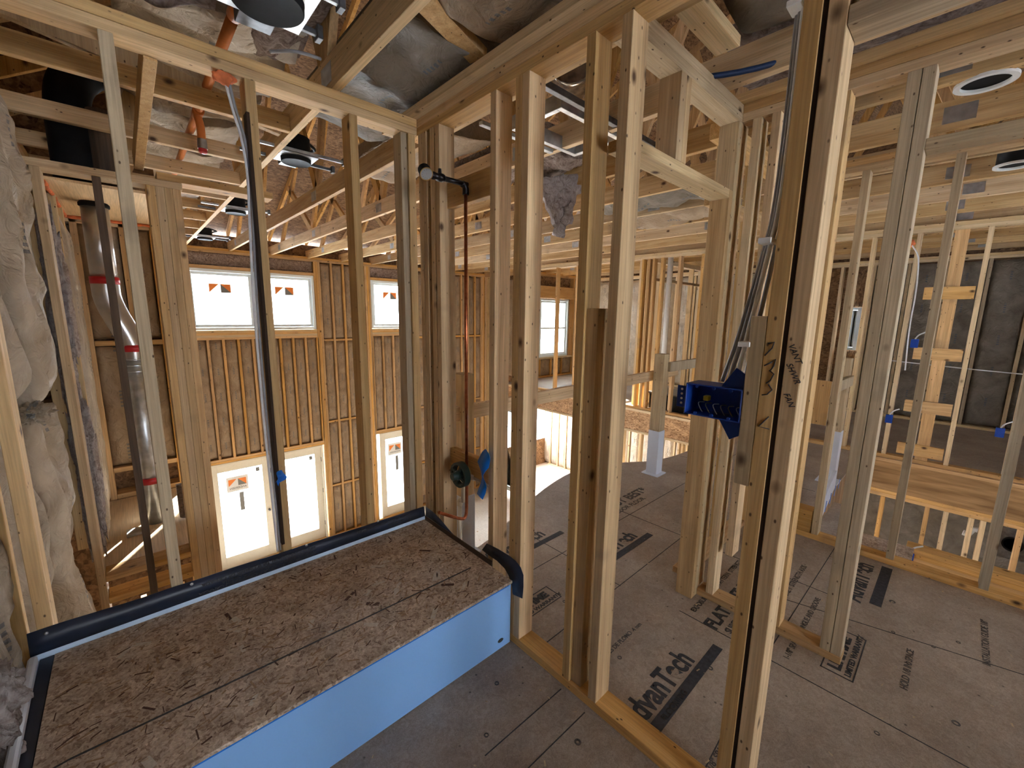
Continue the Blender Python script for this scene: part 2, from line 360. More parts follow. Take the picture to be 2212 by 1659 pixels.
# flat seams and grooves of the floor panels
def seam(p, q, w=.004, m=INK): bar('floor_seam', (*p, .0006), (*q, .0006), w, .0012, m, fl, ch=0)
for p, q in (((-.02, -1.088), (-.42, -1.083)), ((-.03, -1.217), (-.46, -1.211)), ((.09, -1.62), (.60, -1.60)), ((.60, -1.60), (2.2, -1.62)), ((.0, -.44), (2.2, -.44)), ((.742, -.88), (.745, -.1)),
             ((.80, -1.20), (.795, -4.)), ((1.55, -.1), (1.55, -1.3)), ((1.30, -1.45), (1.60, -2.6)), ((1.56, -1.25), (1.56, -1.8)), ((.10, -.88), (2.2, -.86)), ((2.2, -.44), (4.9, -.45)), ((.1, -2.45), (2.2, -2.45)), ((3.2, -1.3), (3.2, -.05))):
    seam(p, q)
def ring_mark(x, y, r=.013):
    lathe('floor_nail_mark', [(r, 0), (r, .0012), (r*.55, .0012), (r*.55, 0)], (x, y, .0002), ZU, INKF, fl, 10)
for x, y in ((-.20, -.89), (-.37, -1.03), (-.14, -1.27), (-.48, -1.30), (.55, -1.46), (.30, -1.16), (.97, -.62), (1.22, -1.2), (1.35, -1.42), (1.42, -1.30), (1.45, -1.98), (1.47, -2.12), (1.25, -2.05), (1.00, -2.2), (1.6, -2.2), (.72, -2.0), (.66, -2.15), (1.75, -1.95), (1.15, -1.55), (.4, -.75), (1.9, -1.2), (.85, -2.35)):
    ring_mark(x, y, R.uniform(.008, .014))
def ftext(s, x, y, size, bold=.0, sx=1., m=INK, flip=1):
    text('floor_lettering', s, (x, y, .0012), (flip, 0, 0), (0, flip, 0), size, m, fl, bold, sx=sx)
def fbar(x0, x1, y0, y1, m=INK): box('floor_print', x0, x1, y0, y1, .0004, .0016, m, fl, 0)
ftext('AdvanTech', .035, -1.395, .135, .004, .82); fbar(.12, .70, -1.455, -1.412); ftext('FLOORING', .17, -1.448, .034, .001, 1.1, SUBF)
ftext('AdvanTech', 1.60, -1.83, .135, .004, .82); fbar(1.64, 2.15, -1.915, -1.865)
ftext('AdvanTech', .33, -.215, .135, .004, .82); fbar(.40, .95, -.285, -.245)
ftext('AdvanTech', .80, -.655, .135, .004, .82); fbar(.86, 1.40, -.72, -.675)
for x, y, k in ((.93, -1.90, 1), (.07, -.715, 1)):
    ftext('LIFETIME', x+.03, y+.052, .062, .0035, 1.15); ftext('LIMITED WARRANTY', x+.02, y+.014, .030, .0012, 1.22)
    for a in ((x, x+.35, y, y+.005), (x, x+.35, y+.112, y+.117), (x, x+.005, y, y+.117), (x+.345, x+.35, y, y+.117)): fbar(*a)
ftext('FLAT OUT BEST', .80, -1.385, .09, .003, 1.0); ftext('SUBFLOOR', .83, -1.445, .045, .001, 1.)
ftext('FLAT OUT BEST*', 1.22, -.30, .115, .003, 1.0, INKF); ftext('SUBFLOOR FLOOR', 1.35, -.375, .06, .001, 1.1, INKF)
ftext('1/8" SPACING TONGUE AND GROOVE', .12, -1.64, .030, .0006, 1., INKF); ftext('1-1/8" SPACING TONGUE AND GROOVE', .86, -1.68, .034, .0006, 1., INKF)
ftext('LAS SALIENTES DE PLOMO  4 mm', .12, -1.12, .030, .0006, 1., INKF); ftext('EXPOSURE 1  NAIL PATTERN  STRENGTH AXIS', .85, -1.26, .038, .0008, 1., INKF)
ftext('EXPOSURE 1  STRENGTH AXIS', 1.24, -1.55, .04, .0008, 1., INKF); ftext('HOLD 1/8 IN. SPACE', 1.05, -2.06, .035, .0006, 1., INKF)
ftext('INSTALLATION GUIDE 1/8"', 1.5, -2.3, .035, .0006, 1., INKF)
# wood shavings and scraps on the floor
bm = bmesh.new()
for k in range(230):
    x, y = (R.uniform(-1.0, 0), R.uniform(-2.1, -.8)) if k < 60 else (R.uniform(.12, 2.1), R.uniform(-2.4, .2))
    a = R.uniform(0, 6.3); l = R.uniform(.003, .010); w = R.uniform(.001, .003)
    dx, dy = math.cos(a)*l, math.sin(a)*l
    vs = [bm.verts.new((x+sx*dx-sy*dy*w/l, y+sx*dy+sy*dx*w/l, .002+R.uniform(0, .003)*abs(sx))) for sx, sy in ((-1, -1), (1, -1), (1, 1), (-1, 1))]
    bm.faces.new(vs)
me = bpy.data.meshes.new('shavings'); bm.to_mesh(me); bm.free()
T(link('wood_shavings', me, WOODL), 'pale wood shavings and crumbs scattered over the grey brown subfloor', 'debris', kind='stuff')

# ------------------------------------------------------------------ wall A, behind the tub
def studp(par, x0, x1, y0, y1, z0=t_, z1=HT, m=WOOD, name='stud'): return box(name, x0, x1, y0, y1, z0, z1, m, par)
A = thing('stud_frame', 'open stud wall behind the tub, between bathroom and tall room', 'wall frame', (-.75, .04, 0))
XE = at(96, 1250, y=0).x
for x in (-1.1256, -.7191, -.3109):
    studp(A, x-t_, x, 0, d_, m=WOODG if x < -1 else WOOD)
box('bark_edge', -.7191-t_-.003, -.7191-t_+.010, -.0015, .05, .45, HT-.12, BARK, A)
studp(A, -.052, -.012, 0, d_); studp(A, -.088, -.054, .01, d_, m=WOODG)
box('bottom_plate', -1.56, .0, 0, d_, 0, t_, WOOD, A)
box('top_plate', -1.9, -.001, 0, d_, HT, HT+t_-.001, WOOD, A); box('top_plate', -1.9, -.001, 0, d_, HT+t_, HT+2*t_, WOOD, A)
studp(A, XE-t_, XE, 0, d_)
# wall B with the valve, and the long doorway on its near end
B = thing('stud_frame', 'open stud wall holding the shower valve beside the tub', 'wall frame', (.04, -1.0, 0))
for y, w in ((-.6228, t_), (-.8119, t_), (-.8119+t_, t_), (-1.1109, t_), (-1.2432, t_), (-.1999, t_), (-.155, t_), (-.045, t_), (-.085, t_)):
    studp(B, 0 if y > -1.2 or True else 0, d_, y+.0003, y+w-.0003, m=WOOD)
for y0, y1 in ((-1.7235, -1.685), (-1.771, -1.734)): studp(B, 0, d_, y0, y1, m=WOOD)
box('bark_edge', .002, .075, -1.7375, -1.7195, .04, HT-.02, BARK, B)  # dark strip draws the shaded gap between these studs, plus bark
box('short_block', .0, d_, -1.6845, -1.6475, 1.075, 1.53, WOODG, B)
box('short_block', .012, .070, -1.16, -1.1115, .04, 1.55, WOOD, B)
box('bark_edge', .02, .08, -1.2045, -1.198, 1.5, HT-.3, BARK, B)
box('bottom_plate', .0, d_, -1.74, .088, 0, t_, WOODO, B)
box('top_plate', .0, d_, -5.2, .089, HT, HT+t_-.001, WOOD, B); box('top_plate', .0, d_, -5.2, .089, HT+t_, HT+2*t_, WOOD, B)
box('drywall_nailer', -.045, .095, -5.2, .30, HT+2*t_+.001, HT+3*t_, WOODL, B)
box('header', .0, d_, -5.2, -1.7715, 2.142, 2.142+t_, WOODG, B)
box('cripple_stud', .0, d_, -1.83, -1.7925, 2.142+t_, HT, WOOD, B)
for k in range(1, 5): box('cripple_stud', .0, d_, -1.83-.4064*k-t_, -1.83-.4064*k, 2.142+t_, HT, WOOD, B)
box('blocking', .045, .083, -.585, -.17, 2.04, 2.16, WOOD, B)
box('blocking', .048, .086, -.585, -.19, .68, .80, WOODO, B)
# marker writing on the doorway studs (in the plane of the wall face)
def stroke(pts, par, r=.0016, m=None):
    tube('marker_writing', [(-.0008, y, z) for y, z in pts], r, m or INK, par, 6)
def uv(*pp): return [(lambda q: (q.y, q.z))(at(u, v, x=0)) for u, v in pp]
for pts in (((1660, 742), (1673, 739), (1668, 752), (1652, 768)), ((1651, 790), (1668, 782)), ((1664, 783), (1676, 776), (1672, 790), (1665, 800)), ((1662, 800), (1672, 808), (1664, 822), (1655, 828)), ((1660, 830), (1668, 842), (1657, 852), (1646, 853)), ((1661, 900), (1639, 921), (1662, 927))):
    stroke(uv(*pts), B)
for i, (s, u, v) in enumerate((('VANT', 1702, 745), ('SHWR', 1698, 786), ('FAN', 1692, 850))):
    p = at(u, v, x=0); text('marker_writing', s, (-.0008, p.y, p.z), (0, -.45, -.89), (0, -.89, .45), .019, INK, B, .0002, .3)
# wall C: the small doorway between B and D
Cw = thing('stud_frame', 'short stud wall with a doorway header right of the valve wall', 'wall frame', (.55, -1.16, 0))
yC0, yC1 = -1.2+.0, -1.2+d_
box('top_plate', d_+.001, 1.09, yC0, yC1, HT, HT+t_-.001, WOODL, Cw); box('top_plate', d_+.001, 1.09, yC0, yC1, HT+t_, HT+2*t_, WOODL, Cw)
box('header', d_+.001, .935, yC0, yC1, 2.075, 2.075+t_, WOODL, Cw)
box('cripple_stud', .445, .445+t_, yC0, yC1, 2.075+t_, HT, WOOD, Cw)
box('cripple_stud', .40, .444, yC0, yC1, 2.075+t_, HT, WOOD, Cw)
studp(Cw, .935, .935+t_, yC0, yC1, 0, 2.075+t_, WOOD); studp(Cw, .974, 1.01, yC0, yC1, 0, HT, WOODL)
# wall D
D = thing('stud_frame', 'stud wall running right from the small doorway to a doubled end stud', 'wall frame', (1.04, -1.6, 0))
studp(D, 1.01, 1.09, -1.20+.001, -1.162); studp(D, 1.0, 1.0+d_, -1.285, -1.247, m=WOODL); studp(D, 1.0, 1.0+d_, -1.36, -1.325, .3, HT, WOOD)
studp(D, 1.0, 1.0+d_, -1.60, -1.562); studp(D, 1.0, 1.0+d_, -1.80, -1.762, m=WOODG); studp(D, 1.0, 1.0+d_, -1.84, -1.802, m=WOODG)
box('bottom_plate', 1.0, 1.089, -1.842, -1.201, 0, t_-.0005, WOODO, D)
box('top_plate', 1.0, 1.089, -5.2, -1.201, HT, HT+t_-.001, WOOD, D); box('top_plate', 1.0, 1.089, -5.2, -1.201, HT+t_, HT+2*t_, WOODO, D)
box('drywall_nailer', .97, 1.12, -5.2, -1.12, HT+2*t_+.001, HT+3*t_, WOOD, D)
box('header', 1.0, 1.089, -5.2, -1.8405, 2.135, 2.135+t_, WOODG, D)
# wall E
E_ = thing('stud_frame', 'stud wall along the stair opening, behind the doubled end stud', 'wall frame', (2.25, -1.9, 0))
for y in (-1.495, -1.89, -2.285, -2.68): studp(E_, 2.20, 2.289, y-t_/2, y+t_/2, m=WOODG)
box('bottom_plate', 2.20, 2.289, -5.2, -1.30, 0, t_, WOODO, E_)
box('top_plate', 2.20, 2.289, -5.2, -1.30, HT, HT+t_-.001, WOOD, E_); box('top_plate', 2.20, 2.289, -5.2, -1.30, HT+t_, HT+2*t_, WOODO, E_)
box('plywood_gusset', 2.19, 2.2, -1.475, -1.36, .82, 1.12, WOODO, E_); box('plywood_gusset', 2.195, 2.30, -1.47, -1.30, .04, .20, WOODO, E_)
# short return studs seen through the small doorway, with a loose cable
Q = thing('stud_frame', 'narrow closet stud wall seen through the small doorway', 'wall frame', (1.5, -1.0, 0))
box('bottom_plate', 1.10, 2.2, -1.10+.0, -1.10+d_, 0, t_, WOODO, Q)
for x in (1.20, 1.32, 1.62, 2.05): box('stud', x, x+t_, -1.10, -1.10+d_, t_, HT, WOOD, Q)
box('top_plate', 1.10, 2.2, -1.10, -1.10+d_, HT, HT+2*t_, WOOD, Q)
box('header', 1.10, 2.2, -1.10, -1.10+d_, 2.1, 2.1+t_, WOOD, Q)

# ------------------------------------------------------------------ left outside wall F with its big loose batts
F = structure('wall_left', (-1.6, -.5, 0))
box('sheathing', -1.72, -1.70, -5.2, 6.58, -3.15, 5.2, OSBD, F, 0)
ys = [-1.35+.4064*k for k in range(0, 10)]
for y in (-2.2, -1.79, -1.38, -.97, -.56, -.30, .11, .52, 1.0): box('stud', -1.70, -1.56, y-t_/2, y+t_/2, -3.1 if y > .1 else t_, HT+.05, WOOD, F)
box('blocking', -1.70, -1.56, .13, .50, 1.10, 1.10+t_, WOODL, F); box('blocking', -1.70, -1.56, .54, .98, 1.05, 1.05+t_, WOODL, F)
box('top_plate', -1.70, -1.56, -5.2, 2.5, HT+.05, HT+.05+t_, WOODL, F); box('top_plate', -1.70, -1.56, -5.2, 2.5, HT+.06+t_, HT+.06+2*t_, WOOD, F)
def bigbatt(y0, y1, z0, z1, label, seed, bulge=.07, mat=None, x=-1.60):
    w, h = y1-y0, z1-z0
    def fn(a, b):
        e = min(1, min(a, 1-a)*5); e2 = min(1, min(b, 1-b)*12)
        folds = .030*math.sin(a*15+4*nz(b*h*1.3, seed)+seed)*(.6+.6*nz(b*h*1.1+seed, 3))+.040*nz(a*3+seed, b*h*2.2)-.05*abs(nz(a*4+b*h*1.5, b*h*2.6, seed))+.02*abs(nz(a*9, b*h*3+a*3, seed))
        return bulge*math.sqrt(e*e2)+folds+.012*nz(a*9+seed, b*h*9), .03*nz(b*h*3, seed), .03*nz(a*4, seed)
    return T(sheet('insulation_batt', (x, y0, z0), YU, ZU, XU, w, h, 26, 90, fn, mat or KRAFT, None, .09), label, 'insulation', 'loose kraft batts in the left wall')
bigbatt(.13, .50, 1.14, 2.40, 'big loose kraft batt sagging out of the left wall, upper half', 3.1, .075, KRAFTG)
bigbatt(.13, .50, -.5, 1.09, 'wrinkled lower kraft batt beside the left end of the tub', 8.7, .05, KRAFTG)
bigbatt(.54, 1.12, 1.10, 2.42, 'upper kraft batt next to the chase jamb', 5.3, .06, KRAFTG, -1.53)
bigbatt(.54, 1.12, -.9, 1.04, 'lower kraft batt next to the chase jamb', 12.9, .05, KRAFTG, -1.54)
bigbatt(-.54, -.32, .2, 2.3, 'nearest kraft batt at the left edge of the photo', 2.2, .02, FIBERL)
bigbatt(-.28, .09, .2, 2.38, 'grey kraft batt behind the first tub wall stud', 6.6, .03, KRAFTG)
def tuft(y, z, r, label, seed, mat=FIBERL, x=-1.55, sq=(1, 1, 1)):
    bm = bmesh.new(); bmesh.ops.create_icosphere(bm, subdivisions=5, radius=r)
    for v in bm.verts:
        n = v.co.normalized(); k = 1+.45*nz(n.x*2.2+seed, n.y*2.2, n.z*2.2)+.28*nz(n.x*6+seed, n.y*6, n.z*6)+.2*nz(n.x*15, n.y*15+seed, n.z*15)
        v.co = Vector((n.x*r*k*sq[0], n.y*r*k*sq[1], n.z*r*k*sq[2]))
    for f in bm.faces: f.smooth = True
    me = bpy.data.meshes.new('tuft'); bm.to_mesh(me); bm.free()
    return T(link('insulation_tuft', me, mat, None, (x, y, z)), label, 'insulation')
tuft(-.50, .55, .07, 'torn fiberglass tuft at the left edge above the tub', 1.2, sq=(.9, 1, 1.6))
tuft(-.42, .25, .06, 'grey fiberglass fluff against the left end of the tub', 6.2, sq=(.7, 1, 1.9))
tuft(.50, 1.10, .045, 'crumpled dark flap of paper at the gap between the two left batts', 4.2, KRAFTG, -1.50, (1.0, 2.6, .8))
tuft(1.45, 1.55, .06, 'pinkish fiberglass strip beside the chase jamb, upper part', 9.3, x=-1.455, sq=(.75, 1.6, 9))
tuft(1.45, .55, .06, 'pinkish fiberglass strip beside the chase jamb, lower part', 3.9, x=-1.45, sq=(.8, 1.7, 8.5))

# ------------------------------------------------------------------ framed chase with the flue
yc = 1.15
K = thing('stud_frame', 'framed chase opening with plywood ceiling around the flue', 'wall frame', (-1.2, yc, 0))
for i, x in enumerate((-1.03, -.992, -.954, -.916)): box('stud', x, x+t_-.0008, yc, yc+d_*1.5, -3.1, 2.205, WOOD if i < 3 else WOODO, K)
box('stud', -1.46, -1.425, yc, yc+d_*1.5, -3.1, 2.205, WOOD, K)
box('stud', -1.245, -1.21, yc+.01, yc+.05, -1.0, 2.205, DARKW, K)
box('top_plate', -1.50, -.87, yc, yc+d_*1.5, 2.2055, 2.2055+t_, WOOD, K)
box('top_plate', -.98, 3.0-3.4, yc, yc+d_*1.5, 2.245, 2.245+t_, WOODO, K)
for z in (-.0, -.14): box('sill_plate', -1.424, -1.246, yc, yc+.13, z-t_, z, WOODO, K); box('sill_plate', -1.209, -1.031, yc, yc+.13, z-t_, z, WOODO, K)
for x in (-1.40, -1.30, -1.10): box('stud', x, x+.03, yc+.25, yc+.30, -3.1, -.35, WOODO, K)
box('plywood_ceiling', -1.44, -.92, yc+.14, 2.44, 2.18, 2.195, PLY, K, 0)
box('plywood_floor', -1.44, -.88, yc+.13, 2.44, -.02, -.001, PLY, K, 0)
text('printed_mark', 'THE BOARD EDGE\nAPA RATED', (-.955, 1.5, 2.1795), (0, 1, 0), (1, 0, 0), .05, INKF, K)
for z0, z1 in ((1.22, 2.18), (0.06, 1.18)): pass
cb = structure('wall_chase', (-1.2, 2.5, 0))
box('sheathing', -1.70, -.9, 2.60, 2.62, -3.1, 5, OSBD, cb, 0)
for x in (-1.42, -1.16, -.98, -.94): box('stud', x, x+t_, 2.46, 2.60, 0, 2.18, WOODO, cb)
for z in (.0, 1.24, .22): box('blocking', -1.38, -.98, 2.46, 2.60, z, z+t_, WOODO, cb)
box('blocking', -1.44, -.92, 2.46, 2.6, 2.14, 2.18, WOODL, cb)
batt((-1.38, 2.50, 1.29), XU, ZU, -YU, .215, .85, 'upper left brown batt at the back of the chase', 'brown batts behind the flue')
batt((-1.12, 2.50, 1.29), XU, ZU, -YU, .135, .85, 'upper right brown batt at the back of the chase', 'brown batts behind the flue')
batt((-1.38, 2.50, .27), XU, ZU, -YU, .215, .96, 'lower left brown batt at the back of the chase', 'brown batts behind the flue')
batt((-1.12, 2.50, .27), XU, ZU, -YU, .135, .96, 'lower right brown batt at the back of the chase', 'brown batts behind the flue')
for y in (1.62, 2.02): box('stud', -1.56, -1.415, y, y+t_, 0, 2.17, WOODL, cb)
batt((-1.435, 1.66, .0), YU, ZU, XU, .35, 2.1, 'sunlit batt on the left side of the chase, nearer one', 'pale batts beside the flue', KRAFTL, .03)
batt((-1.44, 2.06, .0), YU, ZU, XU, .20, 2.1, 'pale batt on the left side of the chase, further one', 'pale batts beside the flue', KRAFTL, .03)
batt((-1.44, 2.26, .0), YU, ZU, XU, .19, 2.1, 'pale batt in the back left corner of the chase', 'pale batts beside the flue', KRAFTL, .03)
for p, q in (((-1.43, yc+.15, 2.17), (-1.43, 2.42, 2.17)), ((-1.43, 2.43, 2.17), (-.93, 2.43, 2.17)), ((-.93, 2.43, 2.17), (-.93, 2.0, 2.17))):
    pts = [Vector(p).lerp(Vector(q), k/14)+Vector((nz(k*.9), nz(k*.9, 5), nz(k*.9, 9)))*.012 for k in range(15)]
    tube('foam_bead', pts, .012, FOAM, K, 8, rs=[.010+.006*abs(nz(k*1.7)) for k in range(15)])
# flue
FL = thing('flue_pipe', 'silver vent pipe with red bands rising through the chase', 'flue', (-1.2, 1.8, 0))
fx, gx, fy = -1.165, -1.262, 1.80
ps = tube('pipe_section', [(fx, fy, 0), (fx, fy, 1.20)], .066, GALV, FL, 28)
pe = tube('pipe_section', smooth([(fx, fy, 1.18), (fx, fy, 1.30), (gx, fy, 1.56), (gx, fy, 1.70)], 2), .070, DUCT, FL, 28)
pu = tube('pipe_section', [(gx, fy, 1.68), (gx, fy, 2.16)], .066, DUCT, FL, 28)
for x, z, q in ((fx, .30, ps), (fx, 1.24, pe), (gx, 1.68, pe)): tube('red_band', [(x, fy, z), (x, fy, z+.045)], .0725, RED, q, 28)
for z in (1.10, 1.14, 1.18): lathe('crimp_ring', [(.067, 0), (.074, .004), (.074, .010), (.067, .014)], (fx, fy, z), ZU, GALV, ps, 28)
lathe('collar', [(.066, 0), (.074, .005), (.074, .02), (.066, .03)], (gx, fy, 2.15), ZU, BLACK, pu, 28)
EL = thing('flue_elbow', 'dark pipe elbow above the chase ceiling', 'flue', (-1.30, 1.6, 2.2))
tube('pipe_section', [(-1.305, 1.50, 2.20), (-1.305, 1.50, 2.55)], .10, BLACK, EL, 26)
tube('pipe_bend', smooth([(-1.305, 1.50, 2.48), (-1.305, 1.50, 2.72), (-1.2, 1.52, 2.86), (-1.08, 1.54, 2.90)], 3), .095, BLACK, EL, 26)
tube('pipe_section', [(-1.18, 1.45, 2.19), (-1.18, 1.45, 2.62)], .06, DARKW, EL, 20)
T(box('junction_plate', -1.33, -1.23, 1.62, 1.72, 0.001, .02, GALV), 'small square galvanised plate on the chase floor in the sun', 'plate')
T(sheet('rolled_batt', (-1.04, 1.7, 0.02), XU, ZU, -YU, .13, .24, 10, 24, lambda a, b: .03*math.sin(math.pi*a)+.012*math.sin(b*40+3*nz(a*3)), FIBER, None, .06), 'rolled scrap of insulation on the chase floor behind the triple stud', 'insulation')
# ------------------------------------------------------------------ wall G with the windows, across the tall room
G = structure('wall_far', (2, 6.45, 0))
yg, yh = 6.40, 6.54
def gstud(x, z0, z1, m=WOODO, w=t_): return box('stud', x-w/2, x+w/2, yg, yh, z0, z1, m, G)
holes = [(-.44, 1.50, 1.19, 2.19), (2.60, 3.54, 1.19, 2.19), (-.43, 1.47, -3.13, -1.10), (2.67, 3.56, -3.13, -1.10)]
xs = [(-1.70, -.44), (1.50, 2.60), (3.56, 5.79)]
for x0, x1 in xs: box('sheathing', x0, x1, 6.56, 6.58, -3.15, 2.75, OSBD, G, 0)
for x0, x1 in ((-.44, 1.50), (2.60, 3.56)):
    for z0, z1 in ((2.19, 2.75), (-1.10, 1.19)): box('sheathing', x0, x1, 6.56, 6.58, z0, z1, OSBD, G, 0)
for k in range(2): box('top_plate', -1.0, 5.75, yg, yh, HT+.03+k*.0385, HT+.03+k*.0385+t_, WOODO, G)
groups = [('left', -.44, 1.50), ('right', 2.60, 3.54)]
for nm, x0, x1 in groups:
    for i, z in enumerate((1.19-.0385, 1.19-.077, 1.19-.1155, 1.19-.154)): box('sill_plate', x0, x1, yg, yh, z, z+t_, WOODO if i % 2 else WOODL, G)
    box('header_plate', x0, x1, yg, yh, 2.19, 2.24, WOODO, G)
    for z in (-1.10, -1.06): box('door_header_plate', x0, x1, yg, yh, z, z+t_, WOODO, G)
    T(sheet('insulation_batt', (x0+.01, 6.44, 2.245), XU, ZU, -YU, x1-x0-.02, .20, 50, 8, lambda a, b: .025*nz(a*14, b*3)+.02*nz(a*40, b*8), FIBER, None, .06), 'brown fiberglass strip above the '+('paired upper windows' if nm == 'left' else 'single upper window'), 'insulation', 'fiberglass strips above the upper windows')
    n = 9 if nm == 'left' else 4
    w = (x1-x0)/n
    for i in range(n+1): gstud(x0+i*w, -1.02, 1.036)
    for i in range(n):
        batt((x0+i*w+.021, 6.455, -1.02), XU, ZU, -YU, w-.042, 2.05, '%s kraft batt from the left below the %s' % (ORD[i], 'paired upper windows' if nm == 'left' else 'single upper window'), 'kraft batts below the upper windows', KRAFT, .035, .014, 6, 40)
for x0, x1, n, nm in ((-1.0, -.46, 2, 'column left of the paired windows'), (1.50, 2.60, 4, 'column between the windows'), (3.56, 5.62, 9, 'column right of the single window')):
    a0, a1 = x0+.10, x1-.10
    for i in range(3):
        gstud(x0+.02+i*.039, -3.1, 2.447); gstud(x1-.02-i*.039, -3.1, 2.447)
    w = (a1-a0)/n
    for i in range(1, n): gstud(a0+i*w, -3.1, 2.447)
    lv = [-3.1, -2.02, -.66, .98, 2.447]
    for z in lv[1:-1]: box('blocking', a0, a1, yg+.02, yh, z-t_/2, z+t_/2, WOODO, G)
    for j in range(4):
        for i in range(n):
            batt((a0+i*w+.021, 6.45, lv[j]+.025), XU, ZU, -YU, w-.042, lv[j+1]-lv[j]-.05, '%s kraft batt from left, %s row up, %s' % (ORD[i], ORD[j], nm), 'kraft batts in the tall window wall', KRAFT, .03, .014, 5, 26)
box('bottom_plate', -1.0, 5.7, yg, yh, -3.13, -3.09, WOODO, G)
def window(n, x0, x1, z0, z1, y=6.47, sashes=1, sticker=True, axis='x', rail=False):
    Wd = structure('window_%d' % n, ((x0+x1)/2, y, z0) if axis == 'x' else (y, (x0+x1)/2, z0))
    def bx(nm, a0, a1, c0, c1, b0, b1, m, ch=.003):
        if axis == 'x': box(nm, a0, a1, y+c0, y+c1, b0, b1, m, Wd, ch)
        else: box(nm, y-c1, y-c0, a0, a1, b0, b1, m, Wd, ch)
    def fr(nm, a0, a1, b0, b1, w, c0, c1, m):
        bx(nm, a0, a0+w, c0, c1, b0, b1, m); bx(nm, a1-w, a1, c0, c1, b0, b1, m); bx(nm, a0+w, a1-w, c0, c1, b0, b0+w, m); bx(nm, a0+w, a1-w, c0, c1, b1-w, b1, m)
    sw = (x1-x0)/sashes
    for k in range(sashes):
        a0, a1 = x0+k*sw+.004, x0+(k+1)*sw-.004
        fr('window_frame', a0, a1, z0, z1, .045, -.06, .06, VINYL); fr('sash', a0+.048, a1-.048, z0+.048, z1-.048, .045, -.03, .03, VINYL)
        if rail: bx('meeting_rail', a0+.05, a1-.05, -.04, .02, (z0+z1)/2-.02, (z0+z1)/2+.02, VINYL)
        bx('glass_pane', a0+.08, a1-.08, -.003, .003, z0+.08, z1-.08, GLASS, 0)
        if sticker: mk_sticker(Wd, (a0+a1)/2-.02, z1-.30, y-.008, .30)
    return Wd
def mk_sticker(par, xc, zc, y, w, white=False):
    h = w*.46
    if white: par = box('sticker', xc-w*.62, xc+w*.62, y+.0015, y+.003, zc-w*.62, zc+w*.42, STK_W, par, 0)
    else: par = polyp('sticker', [(xc-w*.57, y+.0025, zc-w*.52), (xc+w*.57, y+.0025, zc-w*.52), (xc+w*.57, y+.0025, zc+w*.30), (xc-w*.57, y+.0025, zc+w*.30)], (0, .0004, 0), STK_F, par)  # added film behind the logo, dims window glare so the lettering reads
    x0, x1, z0, z1 = xc-w/2, xc+w/2, zc-h/2, zc+h/2
    polyp('sticker_logo', [(x0, y, z0), (x0, y, z1), (xc-.01, y, z1)], (0, .001, 0), STK_O, par)
    polyp('sticker_logo', [(xc+.01, y, z1), (x1, y, z1), (x1, y, z0)], (0, .001, 0), STK_O, par)
    polyp('sticker_logo', [(xc+.01, y, z1), (x1, y, z0), (xc+.01, y, z0)], (0, .001, 0), STK_G, par)
    text('sticker_lettering', 'ANDERSEN', (x1, y-.0005, z0-w*.22), (-1, 0, 0), (0, 0, 1), w*.2, STK_G, par, .0005, sx=.95)
window(1, -.44, 1.50, 1.195, 2.185, sashes=2); window(2, 2.60, 3.54, 1.195, 2.185)
def glassdoor(n, x0, x1, z0, z1, y=6.47, leaves=1, axis='x'):
    Dd = structure('door_%d' % n, ((x0+x1)/2, y, z0)); sw = (x1-x0-.06)/leaves
    box('door_frame', x0, x0+.03, y-.07, y+.07, z0, z1, DOORP, Dd); box('door_frame', x1-.03, x1, y-.07, y+.07, z0, z1, DOORP, Dd); box('door_frame', x0+.03, x1-.03, y-.07, y+.07, z1-.04, z1, DOORP, Dd)
    for k in range(leaves):
        a0, a1 = x0+.03+k*sw+.002, x0+.03+(k+1)*sw-.002
        L_ = box('door_stile', a0, a0+.12, y-.025, y+.025, z0+.01, z1-.045, DOORP, Dd); L_ = box('door_stile', a1-.12, a1, y-.025, y+.025, z0+.01, z1-.045, DOORP, Dd)
        box('door_rail', a0+.12, a1-.12, y-.025, y+.025, z1-.17, z1-.045, DOORP, Dd); box('door_rail', a0+.12, a1-.12, y-.025, y+.025, z0+.01, z0+.25, DOORP, Dd)
        box('glass_pane', a0+.12, a1-.12, y-.004, y+.004, z0+.25, z1-.17, GLASS, Dd, 0)
        box('sticker_paper', a1-.22, a1-.16, y-.008, y-.006, z1-.28, z1-.2, STK_G, Dd, 0)
        for z in (z0+.3, (z0+z1)/2, z1-.35): box('hinge', a1-.004, a1+.012, y-.04, y-.02, z, z+.09, BLACK, L_)
        if k == 0:
            mk_sticker(Dd, (a0+a1)/2-.06, z1-.40, y-.010, .27, True); box('sticker_paper', (a0+a1)/2-.05, (a0+a1)/2+.02, y-.006, y-.005, z1-.95, z1-.60, STK_G, Dd, 0)
            lathe('door_handle', [(.02, 0), (.02, .03), (.008, .035), (.008, .06)], (a1-.06, y-.025, z0+.95), -YU, STEEL, L_, 16)
glassdoor(1, -.43, 1.47, -3.12, -1.105, leaves=2); glassdoor(2, 2.67, 3.55, -3.12, -1.105)
# porch outside the doors
po = structure('exterior_porch', (1, 8, -3.2)); box('porch_deck', -1.5, 5.5, 6.6, 10.5, -3.35, -3.2, SNOW, po, 0)
box('porch_rail', -1.5, 5.5, 10.2, 10.28, -2.3, -2.22, WRAP, po); [box('porch_rail', -1.5+k*.9, -1.42+k*.9, 10.2, 10.28, -3.2, -2.22, WRAP, po) for k in range(8)]
